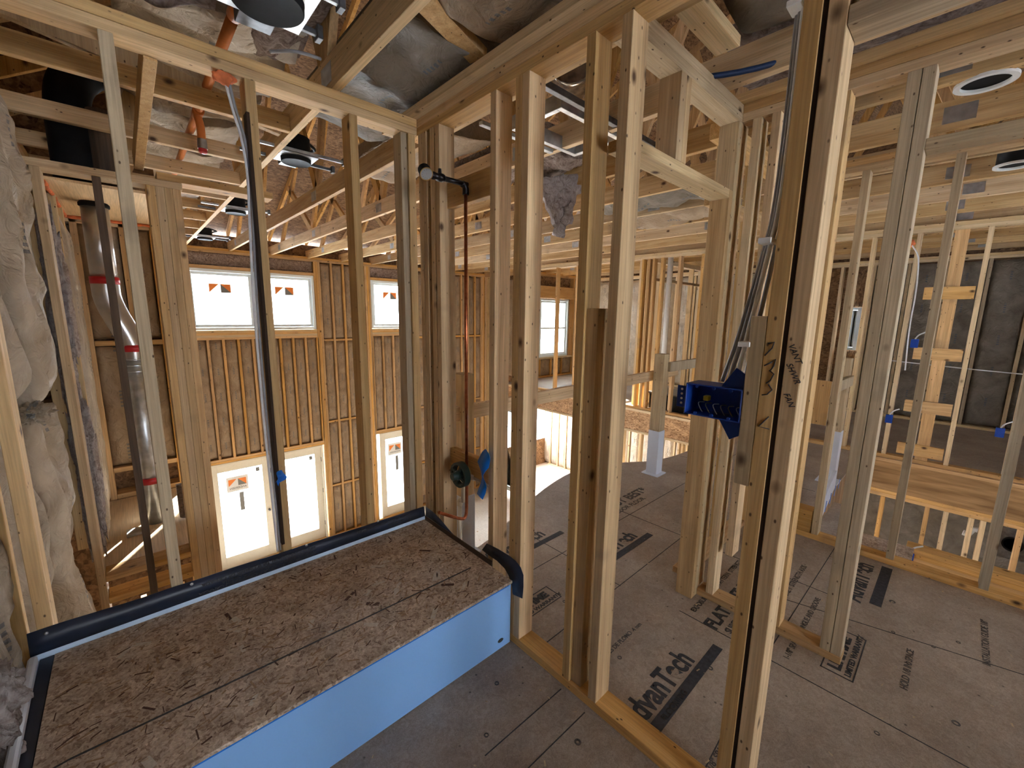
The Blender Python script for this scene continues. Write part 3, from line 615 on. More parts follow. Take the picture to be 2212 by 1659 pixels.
# ------------------------------------------------------------------ right end of the tall room
H2 = structure('wall_tall_right', (5.62, 5.6, 0))
for y in (6.37, 6.33, 6.28, 5.85, 5.22, 5.18): box('stud', 5.62, 5.76, y-t_/2, y+t_/2, -3.1, 2.447, WOODL if y > 6 else WOODO, H2)
box('sheathing', 5.77, 5.79, 5.85, 6.56, -3.15, 2.75, OSBD, H2, 0); box('sheathing', 5.77, 5.79, 4.9, 5.85, -.6, 2.75, OSBD, H2, 0)
for k in range(2): box('top_plate', 5.62, 5.76, 4.9, 6.399, HT+.03+k*.0385, HT+.03+k*.0385+t_, WOODO, H2)
batt((5.66, 5.24, .04), YU, ZU, -XU, .59, 2.3, 'kraft batt on the right end wall of the tall room', 'batts at the far right corner', KRAFT)
window(5, 5.25, 5.82, -2.95, -.80, y=5.70, axis='y', sticker=False)
# bedroom wall with a tall window, beyond the upper landing
Bd = structure('wall_bedroom', (7, 4.95, 0)); yb = 4.90
wx0, wx1 = at(1166, 700, y=yb).x, at(1228, 700, y=yb).x; wz0, wz1 = at(1195, 770, y=yb).z, at(1195, 646, y=yb).z
box('sheathing', 5.6, wx0, yb+.14, yb+.16, -.3, 2.75, OSBD, Bd, 0); box('sheathing', wx1, 9.6, yb+.14, yb+.16, -.3, 2.75, OSBD, Bd, 0)
box('sheathing', wx0, wx1, yb+.14, yb+.16, -.3, wz0, OSBD, Bd, 0); box('sheathing', wx0, wx1, yb+.14, yb+.16, wz1, 2.75, OSBD, Bd, 0)
window(3, wx0, wx1, wz0, wz1, y=yb+.07, sticker=False, rail=True)
box('window_header', wx0-.1, wx1+.5, yb, yb+.12, wz1+.02, wz1+.30, WOODO, Bd); box('sill_plate', 5.7, 9.2, yb, yb+.13, wz0-.05, wz0-.012, WOODL, Bd)
for k in range(2): box('top_plate', 5.76, 9.5, yb, yb+.14, HT+.03+k*.0385, HT+.068+k*.0385, WOODO, Bd)
xk = 5.72; i = 0
while xk < 9.4:
    full = xk < wx0 or xk > wx1
    box('stud', xk, xk+t_, yb, yb+.14, .04, HT+.03 if full else wz0-.05, WOODO, Bd)
    batt((xk+t_+.002, yb+.05, .05), XU, ZU, -YU, .362, (HT-.05) if xk > wx1 else wz0-.12, '%s kraft batt along the bright bedroom wall' % ORD[i], 'kraft batts in the bedroom wall', KRAFT, .03, .012, 6, 24); xk += .4064; i += 1
box('bottom_plate', 5.62, 9.4, yb, yb+.13, 0, t_, WOODO, Bd)
# right outside wall, upper level and lower level
Rw = structure('wall_right', (9.3, 0, 0))
xr = 7.62
ry0, ry1, rz0, rz1 = at(1857, 700, x=xr).y, at(1829, 700, x=xr).y, at(1850, 757, x=xr).z, at(1840, 664, x=xr).z
box('sheathing', xr+.14, xr+.16, -6, ry0, -.4, 2.75, OSBD, Rw, 0); box('sheathing', xr+.14, xr+.16, ry1, 4.9, -.4, 2.75, OSBD, Rw, 0)
box('sheathing', xr+.14, xr+.16, ry0, ry1, -.4, rz0, OSBD, Rw, 0); box('sheathing', xr+.14, xr+.16, ry0, ry1, rz1, 2.75, OSBD, Rw, 0)
window(4, ry0, ry1, rz0, rz1, y=xr+.07, axis='y', sticker=False, rail=True)
for k in range(2): box('top_plate', xr, xr+.13, -6, 4.9, HT+.0-k*.0385, HT+.037-k*.0385, WOODL, Rw)
box('bottom_plate', xr, xr+.13, -6, 4.9, 0, t_, WOODL, Rw)
y = -4.6; i = 0
while y < 4.6:
    box('stud', xr, xr+.14, y, y+t_, t_, HT-.04, WOODL if y > -1 else WOODG, Rw)
    if not (-1.0 < y < -.1): batt((xr+.05, y+t_+.002, .06), YU, ZU, -XU, .362, HT-.12, '%s wide batt counted along the right outside wall from its near end' % ORD[i], 'batts in the right outside wall', KRAFTL if y > .2 else KRAFTD, .04, .02, 8, 34)  # lit and dim stretches of this wall are put into the paper colour
    y += .4064; i += 1
Lr = structure('wall_lower_right', (8.4, 1, -1.6)); xl = 8.2
box('sheathing', xl+.14, xl+.16, -6, 6.56, -3.15, -.2, OSBD, Lr, 0); box('bottom_plate', xl, xl+.13, -6, 6.4, -3.13, -3.09, WOODL, Lr)
y = .2; i = 0
while y < 6.3:
    box('stud', xl, xl+.14, y, y+t_, -3.09, -.35, WOODL, Lr)
    batt((xl+.05, y+t_+.002, -3.08), YU, ZU, -XU, .262, 2.7, '%s pale batt along the lower room wall' % ORD[i], 'pale batts in the lower room wall', KRAFTL, .04, .016, 6, 24)
    y += .3048; i += 1
LP = thing('stud_frame', 'lower storey stud wall under the strand board rim', 'wall frame', (6.2, 1, -2))
for y in (-.6, -.2, .2, .45, .85, 1.25, 1.32, 1.7, 2.1, 2.5): box('stud', 6.2, 6.29, y, y+t_, -3.09, -.45, WOODL, LP)
box('top_plate', 6.2, 6.29, -.7, 2.6, -.45, -.38, WOODO, LP); box('bottom_plate', 6.2, 6.29, -.7, 2.6, -3.13, -3.09, WOODO, LP)
T(tube('cable', [(6.18, 1.6, -.5), (6.15, 1.72, -1.0), (6.15, 1.68, -1.5), (6.18, 1.5, -1.55)], .008, WROMEX, None, 8, 2), 'white cable loop in the lower wall under the strand board rim', 'cable')
# ------------------------------------------------------------------ rim of the upper floor beyond the void, and frame H on it
xh = 4.95
rim = thing('rim_board', 'strand board rim of the upper floor across the opening', 'floor rim', (xh, 2, -.2))
for y0, y1 in ((-.05, 1.27), (1.275, 3.0), (3.005, 4.9)): box('board', xh-.02, xh, y0, y1, -.36, -.04, OSB, rim, 0)
box('flange', xh-.03, xh+.02, -.05, 4.9, -.40, -.36, WOODL, rim); box('flange', xh-.03, xh+.02, -.05, 4.9, -.04, -.002, WOODL, rim)
box('end_rim', xh, 5.62, 4.86, 4.9, -.4, -.002, OSB, rim)
lv = thing('floor_beam', 'streaky laminated beam under the floor right of the stairs', 'beam', (xh, -3, -.2))
box('beam_body', xh-.045, xh, -6, -1.36, -.36, -.035, LVL, lv); box('cap_strip', xh-.05, xh+.03, -6, -1.30, -.034, .0, WOODO, lv)
for k in range(2): box('under_plate', xh-.045, xh+.045, -6, -1.30, -.40-.0385*k, -.362-.0385*k, WOODO, lv)
H = thing('stud_frame', 'far open stud wall standing on the floor edge beyond the opening', 'wall frame', (5, 0, 0))
box('bottom_plate', xh, xh+d_, -6, 3.9, 0, t_, WOODO, H)
for k in range(2): box('top_plate', xh, xh+d_, -6, 3.9, HT+.0385*k, HT+.0378+.0385*k, WOODL, H)
for y in (at(1198, 700, x=4.95).y, at(1240, 700, x=4.95).y, 1.60, 1.50, 1.42, 1.28, 1.0, .66, .28, -.08, -.5, -1.2, -1.42, -1.56, -2.05, -2.45, -2.85, -3.3): box('stud', xh, xh+d_, y-t_, y, t_, HT, WOODO if y > -1 else WOODL, H)
box('flat_stud', xh+.02, xh+.058, -1.93, -1.83, t_, HT, WOODO, H)
for u, v in ((2055, 633), (2032, 766), (2015, 882), (1995, 975)):
    z = at(u, v, x=xh).z; box('ladder_block', xh-.02, xh+.018, -2.04, -1.68, z-.062, z+.062, WOODO, H)
H3 = thing('stud_frame', 'second far stud wall turning away behind the first one', 'wall frame', (5.6, 1.6, 0))
for x in (5.04, 5.18, 5.6, 5.95, 6.35, 6.8, 7.2): box('stud', x, x+t_, 1.60, 1.689, 0, HT, WOODL, H3)
box('top_plate', 5.04, 7.6, 1.60, 1.689, HT, HT+.076, WOODL, H3); box('bottom_plate', 5.08, 7.6, 1.60, 1.689, 0, .03, WOODL, H3)
box('header', 5.22, 7.6, 1.60, 1.689, 2.12, 2.16, WOODO, H3)
tube('vent_stack', [(5.02, 1.16, .04), (5.02, 1.16, 2.45)], .04, WHITE, None, 20); T(bpy.data.objects['vent_stack'], 'white vertical drain pipe in the far stud wall', 'pipe')
tr = thing('duct_trunk', 'dark metal trough lying on the floor behind the far studs', 'duct', (5.4, 1, 0))
box('duct_body', 5.10, 5.6, -.1, 1.40, .03, .28, IRON, tr); box('duct_lip', 5.06, 5.64, -.14, 1.44, .281, .30, STEEL, tr)
# lower level framing seen through the stair opening
LO = thing('stud_frame', 'dark lower storey stud wall below the laminated beam', 'wall frame', (4.95, -3, -2))
for y in (-1.42, -1.62, -1.98, -2.12, -2.30, -2.38, -2.62, -2.8, -3.0): box('stud', xh-.045, xh+.045, y-t_, y, -3.1, -.44, WOODL if R.random() < .5 else WOODO, LO)
box('bottom_plate', xh-.045, xh+.045, -5, -1.3, -3.13, -3.09, WOODO, LO)
pl = [at(1958, 1180, x=3.3), at(2212, 1262, x=3.3)]
LQ = thing('stud_frame', 'low stair wall of stacked plates beyond the near wall', 'wall frame', (3.3, -2.2, -.5))
for k in range(3): box('stacked_plate', 3.25, 3.39, -4.5, -1.93, pl[0].z-.02-.0385*k, pl[0].z+.0175-.0385*k, WOODO, LQ)
for y in (-1.95, -2.12, -2.30, -2.50, -2.75): box('stud', 3.27, 3.36, y-t_, y, -3.1, pl[0].z-.10, WOODL, LQ)
lb = structure('wall_lower_back', (6.8, -2, -2)); box('shade_sheathing', 6.9, 6.95, -6, 0, -3.13, -.45, KRAFTD, lb, 0)  # dark sheet; the gloom of the lower room is put into its colour
T(box('loose_board', 2.32, 3.05, -1.98, -1.62, -.20, -.185, OSBT), 'loose strand board scrap over the stair opening', 'board')
T(box('plywood_board', 2.32, 3.15, -1.62, -1.45, -.05, -.03, SUBF), 'plywood landing scrap beside the near stair wall', 'board')
# white wrapped newel and boards at the stair head
def newel(x, y, h, label, w=.10, tall=.34):
    n = thing('guard_post', label, 'post', (x, y, 0))
    box('timber', x-w/2+.004, x+w/2-.004, y-.05, y+.05, 0.02, h, WOODL if x < 2 else WOODG, n)
    s_ = box('white_sleeve', x-w/2, x+w/2, y-.055, y+.055, .012, tall, WRAP, n); box('base_flange', x-w/2-.03, x+w/2+.03, y-.085, y+.085, 0, .012, WRAP, s_); return n
newel(.28, .0, 1.17, 'temporary guard post behind the shower valve', tall=.40); newel(2.50, -.12, 1.18, 'temporary guard post at the curved floor edge, left of the blue box', .11, .44)
newel(3.60, -1.32, 1.18, 'temporary guard post at the stair head, behind the doubled stud', .12, .5)
T(box('guard_rail', .09, 3.05, .06, .098, .90, .99, WOOD), 'lower guard rail board along the curved floor edge', 'rail')
bpy.data.objects['guard_rail'].rotation_euler = (0, math.pi/2-.012, 0); bpy.data.objects['guard_rail'].location.y = -.01
T(bar('guard_rail', (2.53, -.18, 1.06), (4.9, -.20, 1.06), .038, .09, WOODG), 'upper guard rail board right of the guard post', 'rail')
T(bar('guard_rail', (3.60, -1.38, .98), (2.33, -1.36, .98), .038, .09, WOODG), 'guard rail board at the stair head', 'rail')
wb = thing('wrapped_board', 'white wrapped board with blue print leaning at the stair head', 'board', (2.6, -1.45, 0))
bar('sleeve', (2.34, -1.46, .05), (3.2, -1.42, .16), .03, .16, WRAP, wb)
for k in range(5): bar('blue_print', (2.45+.15*k, -1.478, .05+.02*k), (2.50+.15*k, -1.474, .12+.02*k), .004, .02, BLUEC, wb)

# ------------------------------------------------------------------ unseen near wall and gable, added to cut light; gaps sized for it
nw = structure('added_near_wall', (3, -5.3, 0)); yb2 = -5.25
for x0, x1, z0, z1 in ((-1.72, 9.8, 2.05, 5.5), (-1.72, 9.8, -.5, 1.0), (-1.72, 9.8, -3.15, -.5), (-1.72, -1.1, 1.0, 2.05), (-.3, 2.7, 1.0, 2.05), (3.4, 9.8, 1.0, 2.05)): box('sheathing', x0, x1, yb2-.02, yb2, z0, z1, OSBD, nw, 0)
gr_ = structure('added_right_gable', (9.7, 0, 2)); box('sheathing', 9.66, 9.68, -6.5, 6.6, 2.7, 5.6, OSBD, gr_, 0); box('sheathing', 7.8, 9.66, -6, 4.9, 2.74, 2.76, OSBD, gr_, 0)  # unseen gable and attic sheet, added to keep light out overhead
for x0, x1, z0, z1 in ((5.79, 6.2, -3.15, -.3), (8.2, 9.6, -3.15, -.3), (6.2, 8.2, -3.15, -2.3), (6.2, 8.2, -.8, -.3)): box('sheathing', x0, x1, 6.56, 6.58, z0, z1, OSBD, G, 0)  # unseen lower wall; open gap added to light the lower room
# ------------------------------------------------------------------ roof: deck and trusses
def roofz(y): return 2.80+.45*(6.56-y) if y > .5 else 2.80+.45*6.06-.45*(.5-y)
rf = structure('roof', (2, 0, 4))
for y0, y1 in ((6.9, .5), (.5, -6.6)):
    polyp('roof_deck', [(-1.9, y0, roofz(y0)), (9.8, y0, roofz(y0)), (9.8, y1, roofz(y1)), (-1.9, y1, roofz(y1))], (0, 0, .02), OSBD, rf)
def truss(x, y0, y1, label, depth=.14, m=TRUSS, full=True):
    tr = thing('roof_truss', label, 'roof truss', (x, 0, 2.5), 'roof trusses')
    z = HT+2*t_+.001
    bc = box('bottom_chord', x, x+t_, y0, y1, z, z+depth, m, tr)
    if full:
        for a, b in ((max(y0, -5.0), .5), (.5, 6.5)): bar('top_chord', (x+t_/2, a, roofz(a)-.05), (x+t_/2, b, roofz(b)-.05), t_, d_, WOODO, tr)
        nodes = [y for y in (-3.9, -1.9, .1, 2.1, 4.2, 5.7) if y0 < y < y1]
        prev = None
        for y in nodes:
            for dy in (-.95, .95):
                yy = y+dy
                if yy < 6.3 and yy > -4.9: bar('web', (x+t_/2, y, z+depth*.8), (x+t_/2, yy, roofz(yy)-.08), t_-.002, d_, WOODO, tr)
            box('gusset_plate', x-.0015, x+t_+.0015, y-.06+.3*nz(y, x), y+.06+.3*nz(y, x), z+.03, z+.11, GALV, bc, 0)
    return tr
tx = [(-.42, 'roof truss right above the tub, edge of the tall room ceiling'), (.19, 'roof truss just beyond the valve wall')]
for k in range(2, 14): tx.append((-.42+.6096*k, '%s roof truss beyond the valve wall' % ORD[k-1]))
for x, lb in tx: truss(x, -5.4, 6.5, lb, m=WOODL if x < 0 else TRUSS)
JK = (.62, 1.34, 1.96, 2.57, 3.18, 3.79, 4.4, 5.0, 5.6)
for i, y in enumerate(JK):
    j = thing('roof_truss', '%s short cross truss at upper left, counted from the stud wall' % ORD[i], 'roof truss', (-1, y, 2.5), 'short cross trusses')
    z = HT+2*t_+.001
    box('bottom_chord', -1.66, -.4595+.0385, y, y+t_, z, z+d_, WOOD, j)
    if i > 0:
        bar('top_chord', (-1.66, y+t_/2, z+.35), (-.47, y+t_/2, z+1.1), d_, t_-.002, WOODO, j, up=(0, 1, 0)); bar('web', (-1.1, y+t_/2, z+.05), (-.75, y+t_/2, z+.85), d_, t_-.002, WOOD, j, up=(0, 1, 0))
T(bar('rafter_tie', (-1.03, .09, 2.452), (-1.05, 1.2, 2.33), .04, .089, WOOD), 'timber tie from the near top plate back to the chase', 'timber')
T(bar('rafter_tie', (-1.62, .62, 2.70), (-.45, .70, 2.53), .038, .089, WOOD), 'sloping timber crossing at the top left corner', 'timber')
T(bar('roof_brace', (-.38, -.63, 2.60), (.02, -.48, 2.60), .085, .04, WOOD), 'short brace between the first truss and the valve wall plate', 'timber')
# second doubled beams at the top left of the photo
T(box('ceiling_block', -.98, -.90, -.55, -.05, 2.62, 2.72, WOODO), 'orange timber block above the top plate at upper left', 'timber')
# ------------------------------------------------------------------ batts lying overhead
def over(x0, x1, y0, y1, z, label, mat, amp=.04, nu=20, nv=28, seed=0., sag=.05):
    def fn(a, b):
        return sag*math.sin(math.pi*a)+amp*(nz(a*2.2+seed, b*4, seed)+.45*nz(a*6+b*5, b*9, seed)+.25*nz(a*3, b*26, seed))
    return T(sheet('insulation_batt', (x1, y0, z), -XU, YU, -ZU, x1-x0, y1-y0, nu, nv, fn, mat, None, .09), label, 'insulation', 'batts lying between the roof timbers')
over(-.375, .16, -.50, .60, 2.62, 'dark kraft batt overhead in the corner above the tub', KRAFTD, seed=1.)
over(-.375, .16, -1.9, -.62, 2.62, 'printed kraft batt overhead above the valve wall', KRAFT, seed=4., amp=.03)
over(-1.5, -.84, -.62, -.02, 2.60, 'pale fluffy fiberglass overhead at the upper left', FIBERL, .07, seed=6.)
over(-.70, -.44, -1.4, .35, 2.74, 'streaky fiberglass strip beside the nearest ceiling can', FIBER, .06, seed=9.)
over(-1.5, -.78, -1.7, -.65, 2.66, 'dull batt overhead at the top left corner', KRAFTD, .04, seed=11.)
zz = HT+2*t_+.075
for i, (y0, y1) in enumerate(((.12, .60), (.68, 1.32), (1.40, 1.94), (2.02, 2.55), (2.63, 3.16), (3.24, 3.77), (3.85, 4.38))):
    over(-1.10, -.47, y0, y1, zz+.16, '%s silvery kraft batt between the short cross trusses' % ORD[i], KRAFTL if i in (0, 2, 3, 6) else KRAFT, .05, 26, 18, 20+i*3., .05)
over(.24, .79, .28, 1.5, 2.68, 'creased kraft batt overhead behind the valve', KRAFT, .04, seed=31.)
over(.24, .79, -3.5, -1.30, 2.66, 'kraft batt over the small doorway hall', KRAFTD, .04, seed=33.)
over(.86, 1.40, -2.9, -1.15, 2.68, 'second batt over the small doorway hall', FIBER, .05, seed=35.)
over(.86, 1.40, -.1, .9, 2.62, 'coarse fiberglass batt overhead behind the doubled stud', FIBER, .08, 26, 40, 37., .05)
over(2.07, 2.6, -.45, .5, 2.55, 'drooping kraft batt between far trusses, nearer one', KRAFTD, .05, seed=39.)
over(2.68, 3.2, -.55, .6, 2.52, 'drooping kraft batt between far trusses, further one', KRAFT, .06, seed=41.)
# hanging scrap of fiberglass
def fnh(a, b): return .05*nz(a*4, b*6, 2.)+.03*nz(a*11, b*12, 7.)
bm = bmesh.new(); g = []
for j in range(25):
    b = j/24; wd = .17*(1-b)**.8+.012; row = []
    for i in range(11):
        a = i/10-.5; row.append(bm.verts.new((a*wd*2+.03*nz(b*5, 3), .035*nz(a*5, b*5)+.02*nz(a*14, b*14), -b*.42+.02*nz(a*9, 1))))
    g.append(row)
for j in range(24):
    for i in range(10): f = bm.faces.new((g[j][i], g[j][i+1], g[j+1][i+1], g[j+1][i])); f.smooth = True
me = bpy.data.meshes.new('scrap'); bm.to_mesh(me); bm.free()
hs = T(link('insulation_scrap', me, FIBERL, None, (1.36, .22, 2.56)), 'torn point of fiberglass hanging from the ceiling behind the doubled stud', 'insulation'); hs.rotation_euler = (0, 0, -.75)
md = hs.modifiers.new('th', 'SOLIDIFY'); md.thickness = .05
# ------------------------------------------------------------------ ceiling cans
def can(x, y, label, r=.088, z=2.50, jb=True, L=.5):
    c = thing('recessed_light', label, 'recessed light', (x, y, z), 'recessed light housings with hanger bars')
    lathe('housing', [(r*.80, -.018), (r*.97, -.022), (r, -.018), (r, .13)], (x, y, z), ZU, BLACK, c, 40)
    bm = bmesh.new(); ri = []; n_ = 40
    for zz in (.004, .009):
        for kind in (0, 1):
            row = []
            for k in range(n_):
                a = 2*math.pi*k/n_; cs, sn = math.cos(a), math.sin(a); q = r*1.02 if kind == 0 else r*1.22/max(abs(cs), abs(sn))
                row.append(bm.verts.new((cs*q, sn*q, zz)))
            ri.append(row)
    for A_, B_ in ((ri[0], ri[1]), (ri[1], ri[3]), (ri[3], ri[2]), (ri[2], ri[0])):
        for k in range(n_): bm.faces.new((A_[k], A_[(k+1) % n_], B_[(k+1) % n_], B_[k]))
    bmesh.ops.recalc_face_normals(bm, faces=bm.faces); me = bpy.data.meshes.new('plate'); bm.to_mesh(me); bm.free(); link('plate', me, GALV, c, (x, y, z))
    for s in (-1, 1):
        b = box('hanger_bar', x-L*.52, x+L*.5, y+s*.105-.008, y+s*.105+.008, z+.012, z+.030, STEEL if s > 0 else GALV, c, .001)
        box('bar_foot', x+L*.5-.02, x+L*.5, y+s*.105-.02, y+s*.105+.02, z+.0, z+.045, STEEL, c)
    if jb:
        jbx = box('junction_box', x-.05, x+.06, y+.12, y+.22, z+.012, z+.12, STEEL, c)
        tube('whip', smooth([(x+.06, y+.18, z+.09), (x+.15, y+.18, z+.13), (x+.16, y+.08, z+.12), (x+.05, y+.02, z+.14)], 3), .010, BLACK, jbx, 10)
    return c
for (u_, v_), r_, L_, lb in (((578, 8), .105, .40, 'big black ceiling can at the top edge, nearest of the row'), ((613, 344), .088, .56, 'second ceiling can, in the truss bay past the stud wall'),
        ((498, 459), .088, .56, 'third ceiling can, further into the tall room'), ((443, 517), .088, .56, 'furthest ceiling can, near the paired windows')):
    q = at(u_, v_, z=2.48); can(max(q.x, -.27) if v_ > 100 else q.x, q.y, lb, r=r_, z=2.495, L=L_)
def ringcan(x, y, label, r=.085):
    c = thing('recessed_light', label, 'recessed light', (x, y, 2.5), 'round ceiling cans with white rims')
    lathe('housing', [(r*.86, .01), (r*.98, .01), (r*.98, .14), (0.001, .14), (0.001, .13), (r*.86, .13)], (x, y, 2.49), ZU, BLACK, c, 36)
    lathe('rim', [(r*.86, 0), (r*1.1, 0), (r*1.1, .012), (r*.86, .012)], (x, y, 2.485), ZU, WHITE, c, 40)
ringcan(1.50, -1.95, 'ceiling can with white rim at the upper right'); ringcan(2.33, -.52, 'small ceiling can with white rim beyond the doorway header'); ringcan(3.0, -2.1, 'far ceiling can with white rim behind the right studs')
# ------------------------------------------------------------------ sprinkler pipe
SP = thing('sprinkler_pipe', 'orange sprinkler pipe running over the stud wall with a red capped head', 'pipe', (-.78, 0, 2.6))
tube('pipe_run', [(-.78, -.27, 2.606), (-.78, 2.45, 2.606)], .020, CPVC, SP, 16); tube('coupling', [(-.78, -.14, 2.60), (-.78, -.04, 2.60)], .026, CPVC, SP, 16)
tube('coupling', [(-.78, .96, 2.60), (-.78, 1.06, 2.60)], .026, CPVC, SP, 16)
hp = at(438, 322, y=1.0); tube('drop_pipe', smooth([(-.78, 1.0, 2.60), (hp.x-.01, 1.0, 2.575), (hp.x, 1.0, 2.54), (hp.x, 1.0, hp.z+.05)], 2), .020, CPVC, SP, 16)
lathe('head_fitting', [(.021, .05), (.023, .02), (.023, 0)], (hp.x, 1.0, hp.z), ZU, GALV, SP, 20); lathe('red_cap', [(.018, .01), (.021, 0), (.021, -.018), (.012, -.024)], (hp.x, 1.0, hp.z), ZU, RED, SP, 16)
# orange fire foam on the plate and the cables below it
pf = at(480, 168, z=HT)
def blob(name, c, r, mat, label, cat, seed, sq=(1, 1, 1), parent=None):
    bm = bmesh.new(); bmesh.ops.create_icosphere(bm, subdivisions=4, radius=r)
    for v in bm.verts:
        n = v.co.normalized(); k = 1+.35*nz(n.x*2+seed, n.y*2, n.z*2)+.12*nz(n.x*6, n.y*6+seed, n.z*6); v.co = Vector((n.x*sq[0], n.y*sq[1], n.z*sq[2]))*r*k
    for f in bm.faces: f.smooth = True
    me = bpy.data.meshes.new(name); bm.to_mesh(me); bm.free(); o = link(name, me, mat, parent, c); return T(o, label, cat)
blob('foam_blob', (pf.x, .03, HT-.008), .028, FOAM, 'orange fire foam blob where cables pass the top plate', 'foam', 2., (1.3, 1, 1))
for i, dx in enumerate((0, .012)):
    b0 = at(485, 185, y=.03)
    pts = [(b0.x+dx, .03, 2.42)] + [tuple(at(u, v, y=.03)+Vector((dx, 0, 0))) for u, v in ((500, 230), (523, 300), (536, 380), (540, 500), (547, 640), (560, 800), (572, 930), (586, 1060), (600, 1190))]
    T(tube('cable', pts, .0052, ROMEX if i else WROMEX, None, 10, 2), 'grey cable stapled down the second stud of the tub wall, '+('inner one' if i else 'outer one'), 'cable')
T(tube('cable', [(-.62, .15, 2.62), (-.50, .12, 2.66), (-.30, .10, 2.64), (-.2, .05, 2.63)], .007, ROMEX, None, 10, 2), 'grey cable looping above the tub wall plate', 'cable')
def tape_flag(c, s, label, seed):
    bm = bmesh.new(); g = []
    for j in range(9):
        b = j/8; g.append([bm.verts.new(((a-.5)*s*(.7+.5*math.sin(b*3+seed)), .01*math.sin(b*6+a*3+seed), -(b-.5)*s*1.3+.01*math.sin(a*5))) for a in (0, .33, .66, 1)])
    for j in range(8):
        for i in range(3): bm.faces.new((g[j][i], g[j][i+1], g[j+1][i+1], g[j+1][i]))
    me = bpy.data.meshes.new('tape'); bm.to_mesh(me); bm.free(); o = T(link('blue_tape_piece', me, BTAPE, None, c), label, 'tape')
    md = o.modifiers.new('t', 'SOLIDIFY'); md.thickness = .0015; return o
o_ = tape_flag(tuple(at(605, 1033, y=-.012)), .038, 'blue tape flag stuck on the second stud above the tub', 1.); o_.rotation_euler = (0, .6, .3)
# ------------------------------------------------------------------ shower valve, gauge and pipes on the valve wall
VL = thing('shower_valve', 'dark green shower valve guard with copper riser, gauge arm and spout stub', 'shower valve', (.03, -.345, .70))
vy, vz = -.355, .705
vx = .02
pr = .066
gring = lathe('guard_ring', [(pr*.80, .0), (pr, .0), (pr, -.034), (pr*.80, -.034)], (vx, vy, vz), XU, GREEN, VL, 40)
for k in range(4): 
    a = k*math.pi/2+.4; bar('guard_spoke', (vx-.03, vy+.025*math.cos(a), vz+.025*math.sin(a)), (vx-.03, vy+pr*.95*math.cos(a), vz+pr*.95*math.sin(a)), .018, .010, GREEN, gring, up=(1, 0, 0))
lathe('valve_stem', [(.026, .03), (.026, -.035), (.020, -.04), (.020, -.066), (.017, -.070)], (vx-.0, vy, vz), XU, GREEN, VL, 32)
lathe('valve_body', [(.034, .045), (.034, .0)], (vx, vy, vz), XU, BRASS, VL, 24)
cx, cy = .030, -.372
tube('copper_riser', [(cx, cy, .74), (cx, cy, 2.08)], .0085, COPPER, VL, 14)
tube('copper_drop', smooth([(cx, cy, .68), (cx, cy, .52), (cx-.005, cy, .470), (cx-.03, cy, .462)]+[Vector(at(948, 1107, y=cy))], 2), .0085, COPPER, VL, 14)
q0 = Vector((cx, cy, 2.10)); q1 = at(905, 372, y=-.34); q1 = at(925, 372, y=cy)
tube('elbow', smooth([(cx, cy, 2.07), (cx, cy, 2.105), (cx-.02, cy, 2.115)], 1), .015, IRON, VL, 14)
tube('iron_arm', [(cx+.01, cy, 2.115), (cx-.115, cy, 2.115)], .011, IRON, VL, 14)
tube('arm_valve', [(cx-.115, cy, 2.115), (cx-.125, cy, 2.115), (cx-.150, cy, 2.115), (cx-.152, cy, 2.115), (cx-.175, cy, 2.115), (cx-.20, cy, 2.115)], .017, IRON, VL, 16, rs=[.013, .018, .018, .013, .017, .010])
tube('arm_handle', [(cx-.14, cy, 2.13), (cx-.14, cy, 2.15)], .008, IRON, VL, 10)
gc = Vector((cx-.215, cy-.005, 2.118)); gd = Vector((-.15, -.74, -.62)).normalized()
gcase = lathe('gauge_case', [(.027, -.024), (.028, .014), (.026, .016)], gc, gd, BLACK, VL, 32); lathe('gauge_rim', [(.0245, .0145), (.028, .0145), (.028, .018), (.0245, .018)], gc, gd, BRASS, gcase, 32)
lathe('gauge_dial', [(.0245, .015), (.0245, .0168)], gc, gd, DIAL, gcase, 32)
bar('gauge_needle', gc+gd*.0172, gc+gd*.0172+Vector((.006, 0, .014)), .0015, .001, INK, gcase)
for k in range(9):
    a = -2.2+k*.55; z_ = gd; x_ = z_.orthogonal().normalized(); y_ = z_.cross(x_); p = gc+gd*.0172; d1 = x_*math.cos(a)+y_*math.sin(a); bar('gauge_mark', p+d1*.016, p+d1*.020, .0012, .0006, INK, gcase)
PV = thing('supply_pipe', 'cream plastic supply pipe with elbow behind the valve', 'pipe', (.055, -.28, .3))
tube('pipe_length', [(.055, -.275, .04), (.055, -.275, .50)], .011, CREAM, PV, 14); tube('pipe_elbow', smooth([(.055, -.275, .49), (.055, -.275, .525), (.055, -.305, .53)], 1), .015, CREAM, PV, 14)
tube('pipe_length', [(.055, -.305, .52), (.055, -.305, .66)], .011, CREAM, PV, 14)
PH = thing('supply_pipe', 'cream plastic supply pipe leaving the valve towards the blue tape', 'pipe', (.055, -.45, .69))
tube('pipe_length', [(.055, -.38, .69), (.055, -.50, .69)], .011, CREAM, PH, 14); tube('pipe_elbow', [(.055, -.37, .69), (.055, -.41, .69)], .017, CREAM, PH, 14)
tube('pipe_length', smooth([(.055, -.50, .69), (.055, -.555, .68), (.06, -.57, .60), (.06, -.565, .40)], 2), .011, CREAM, PH, 14)
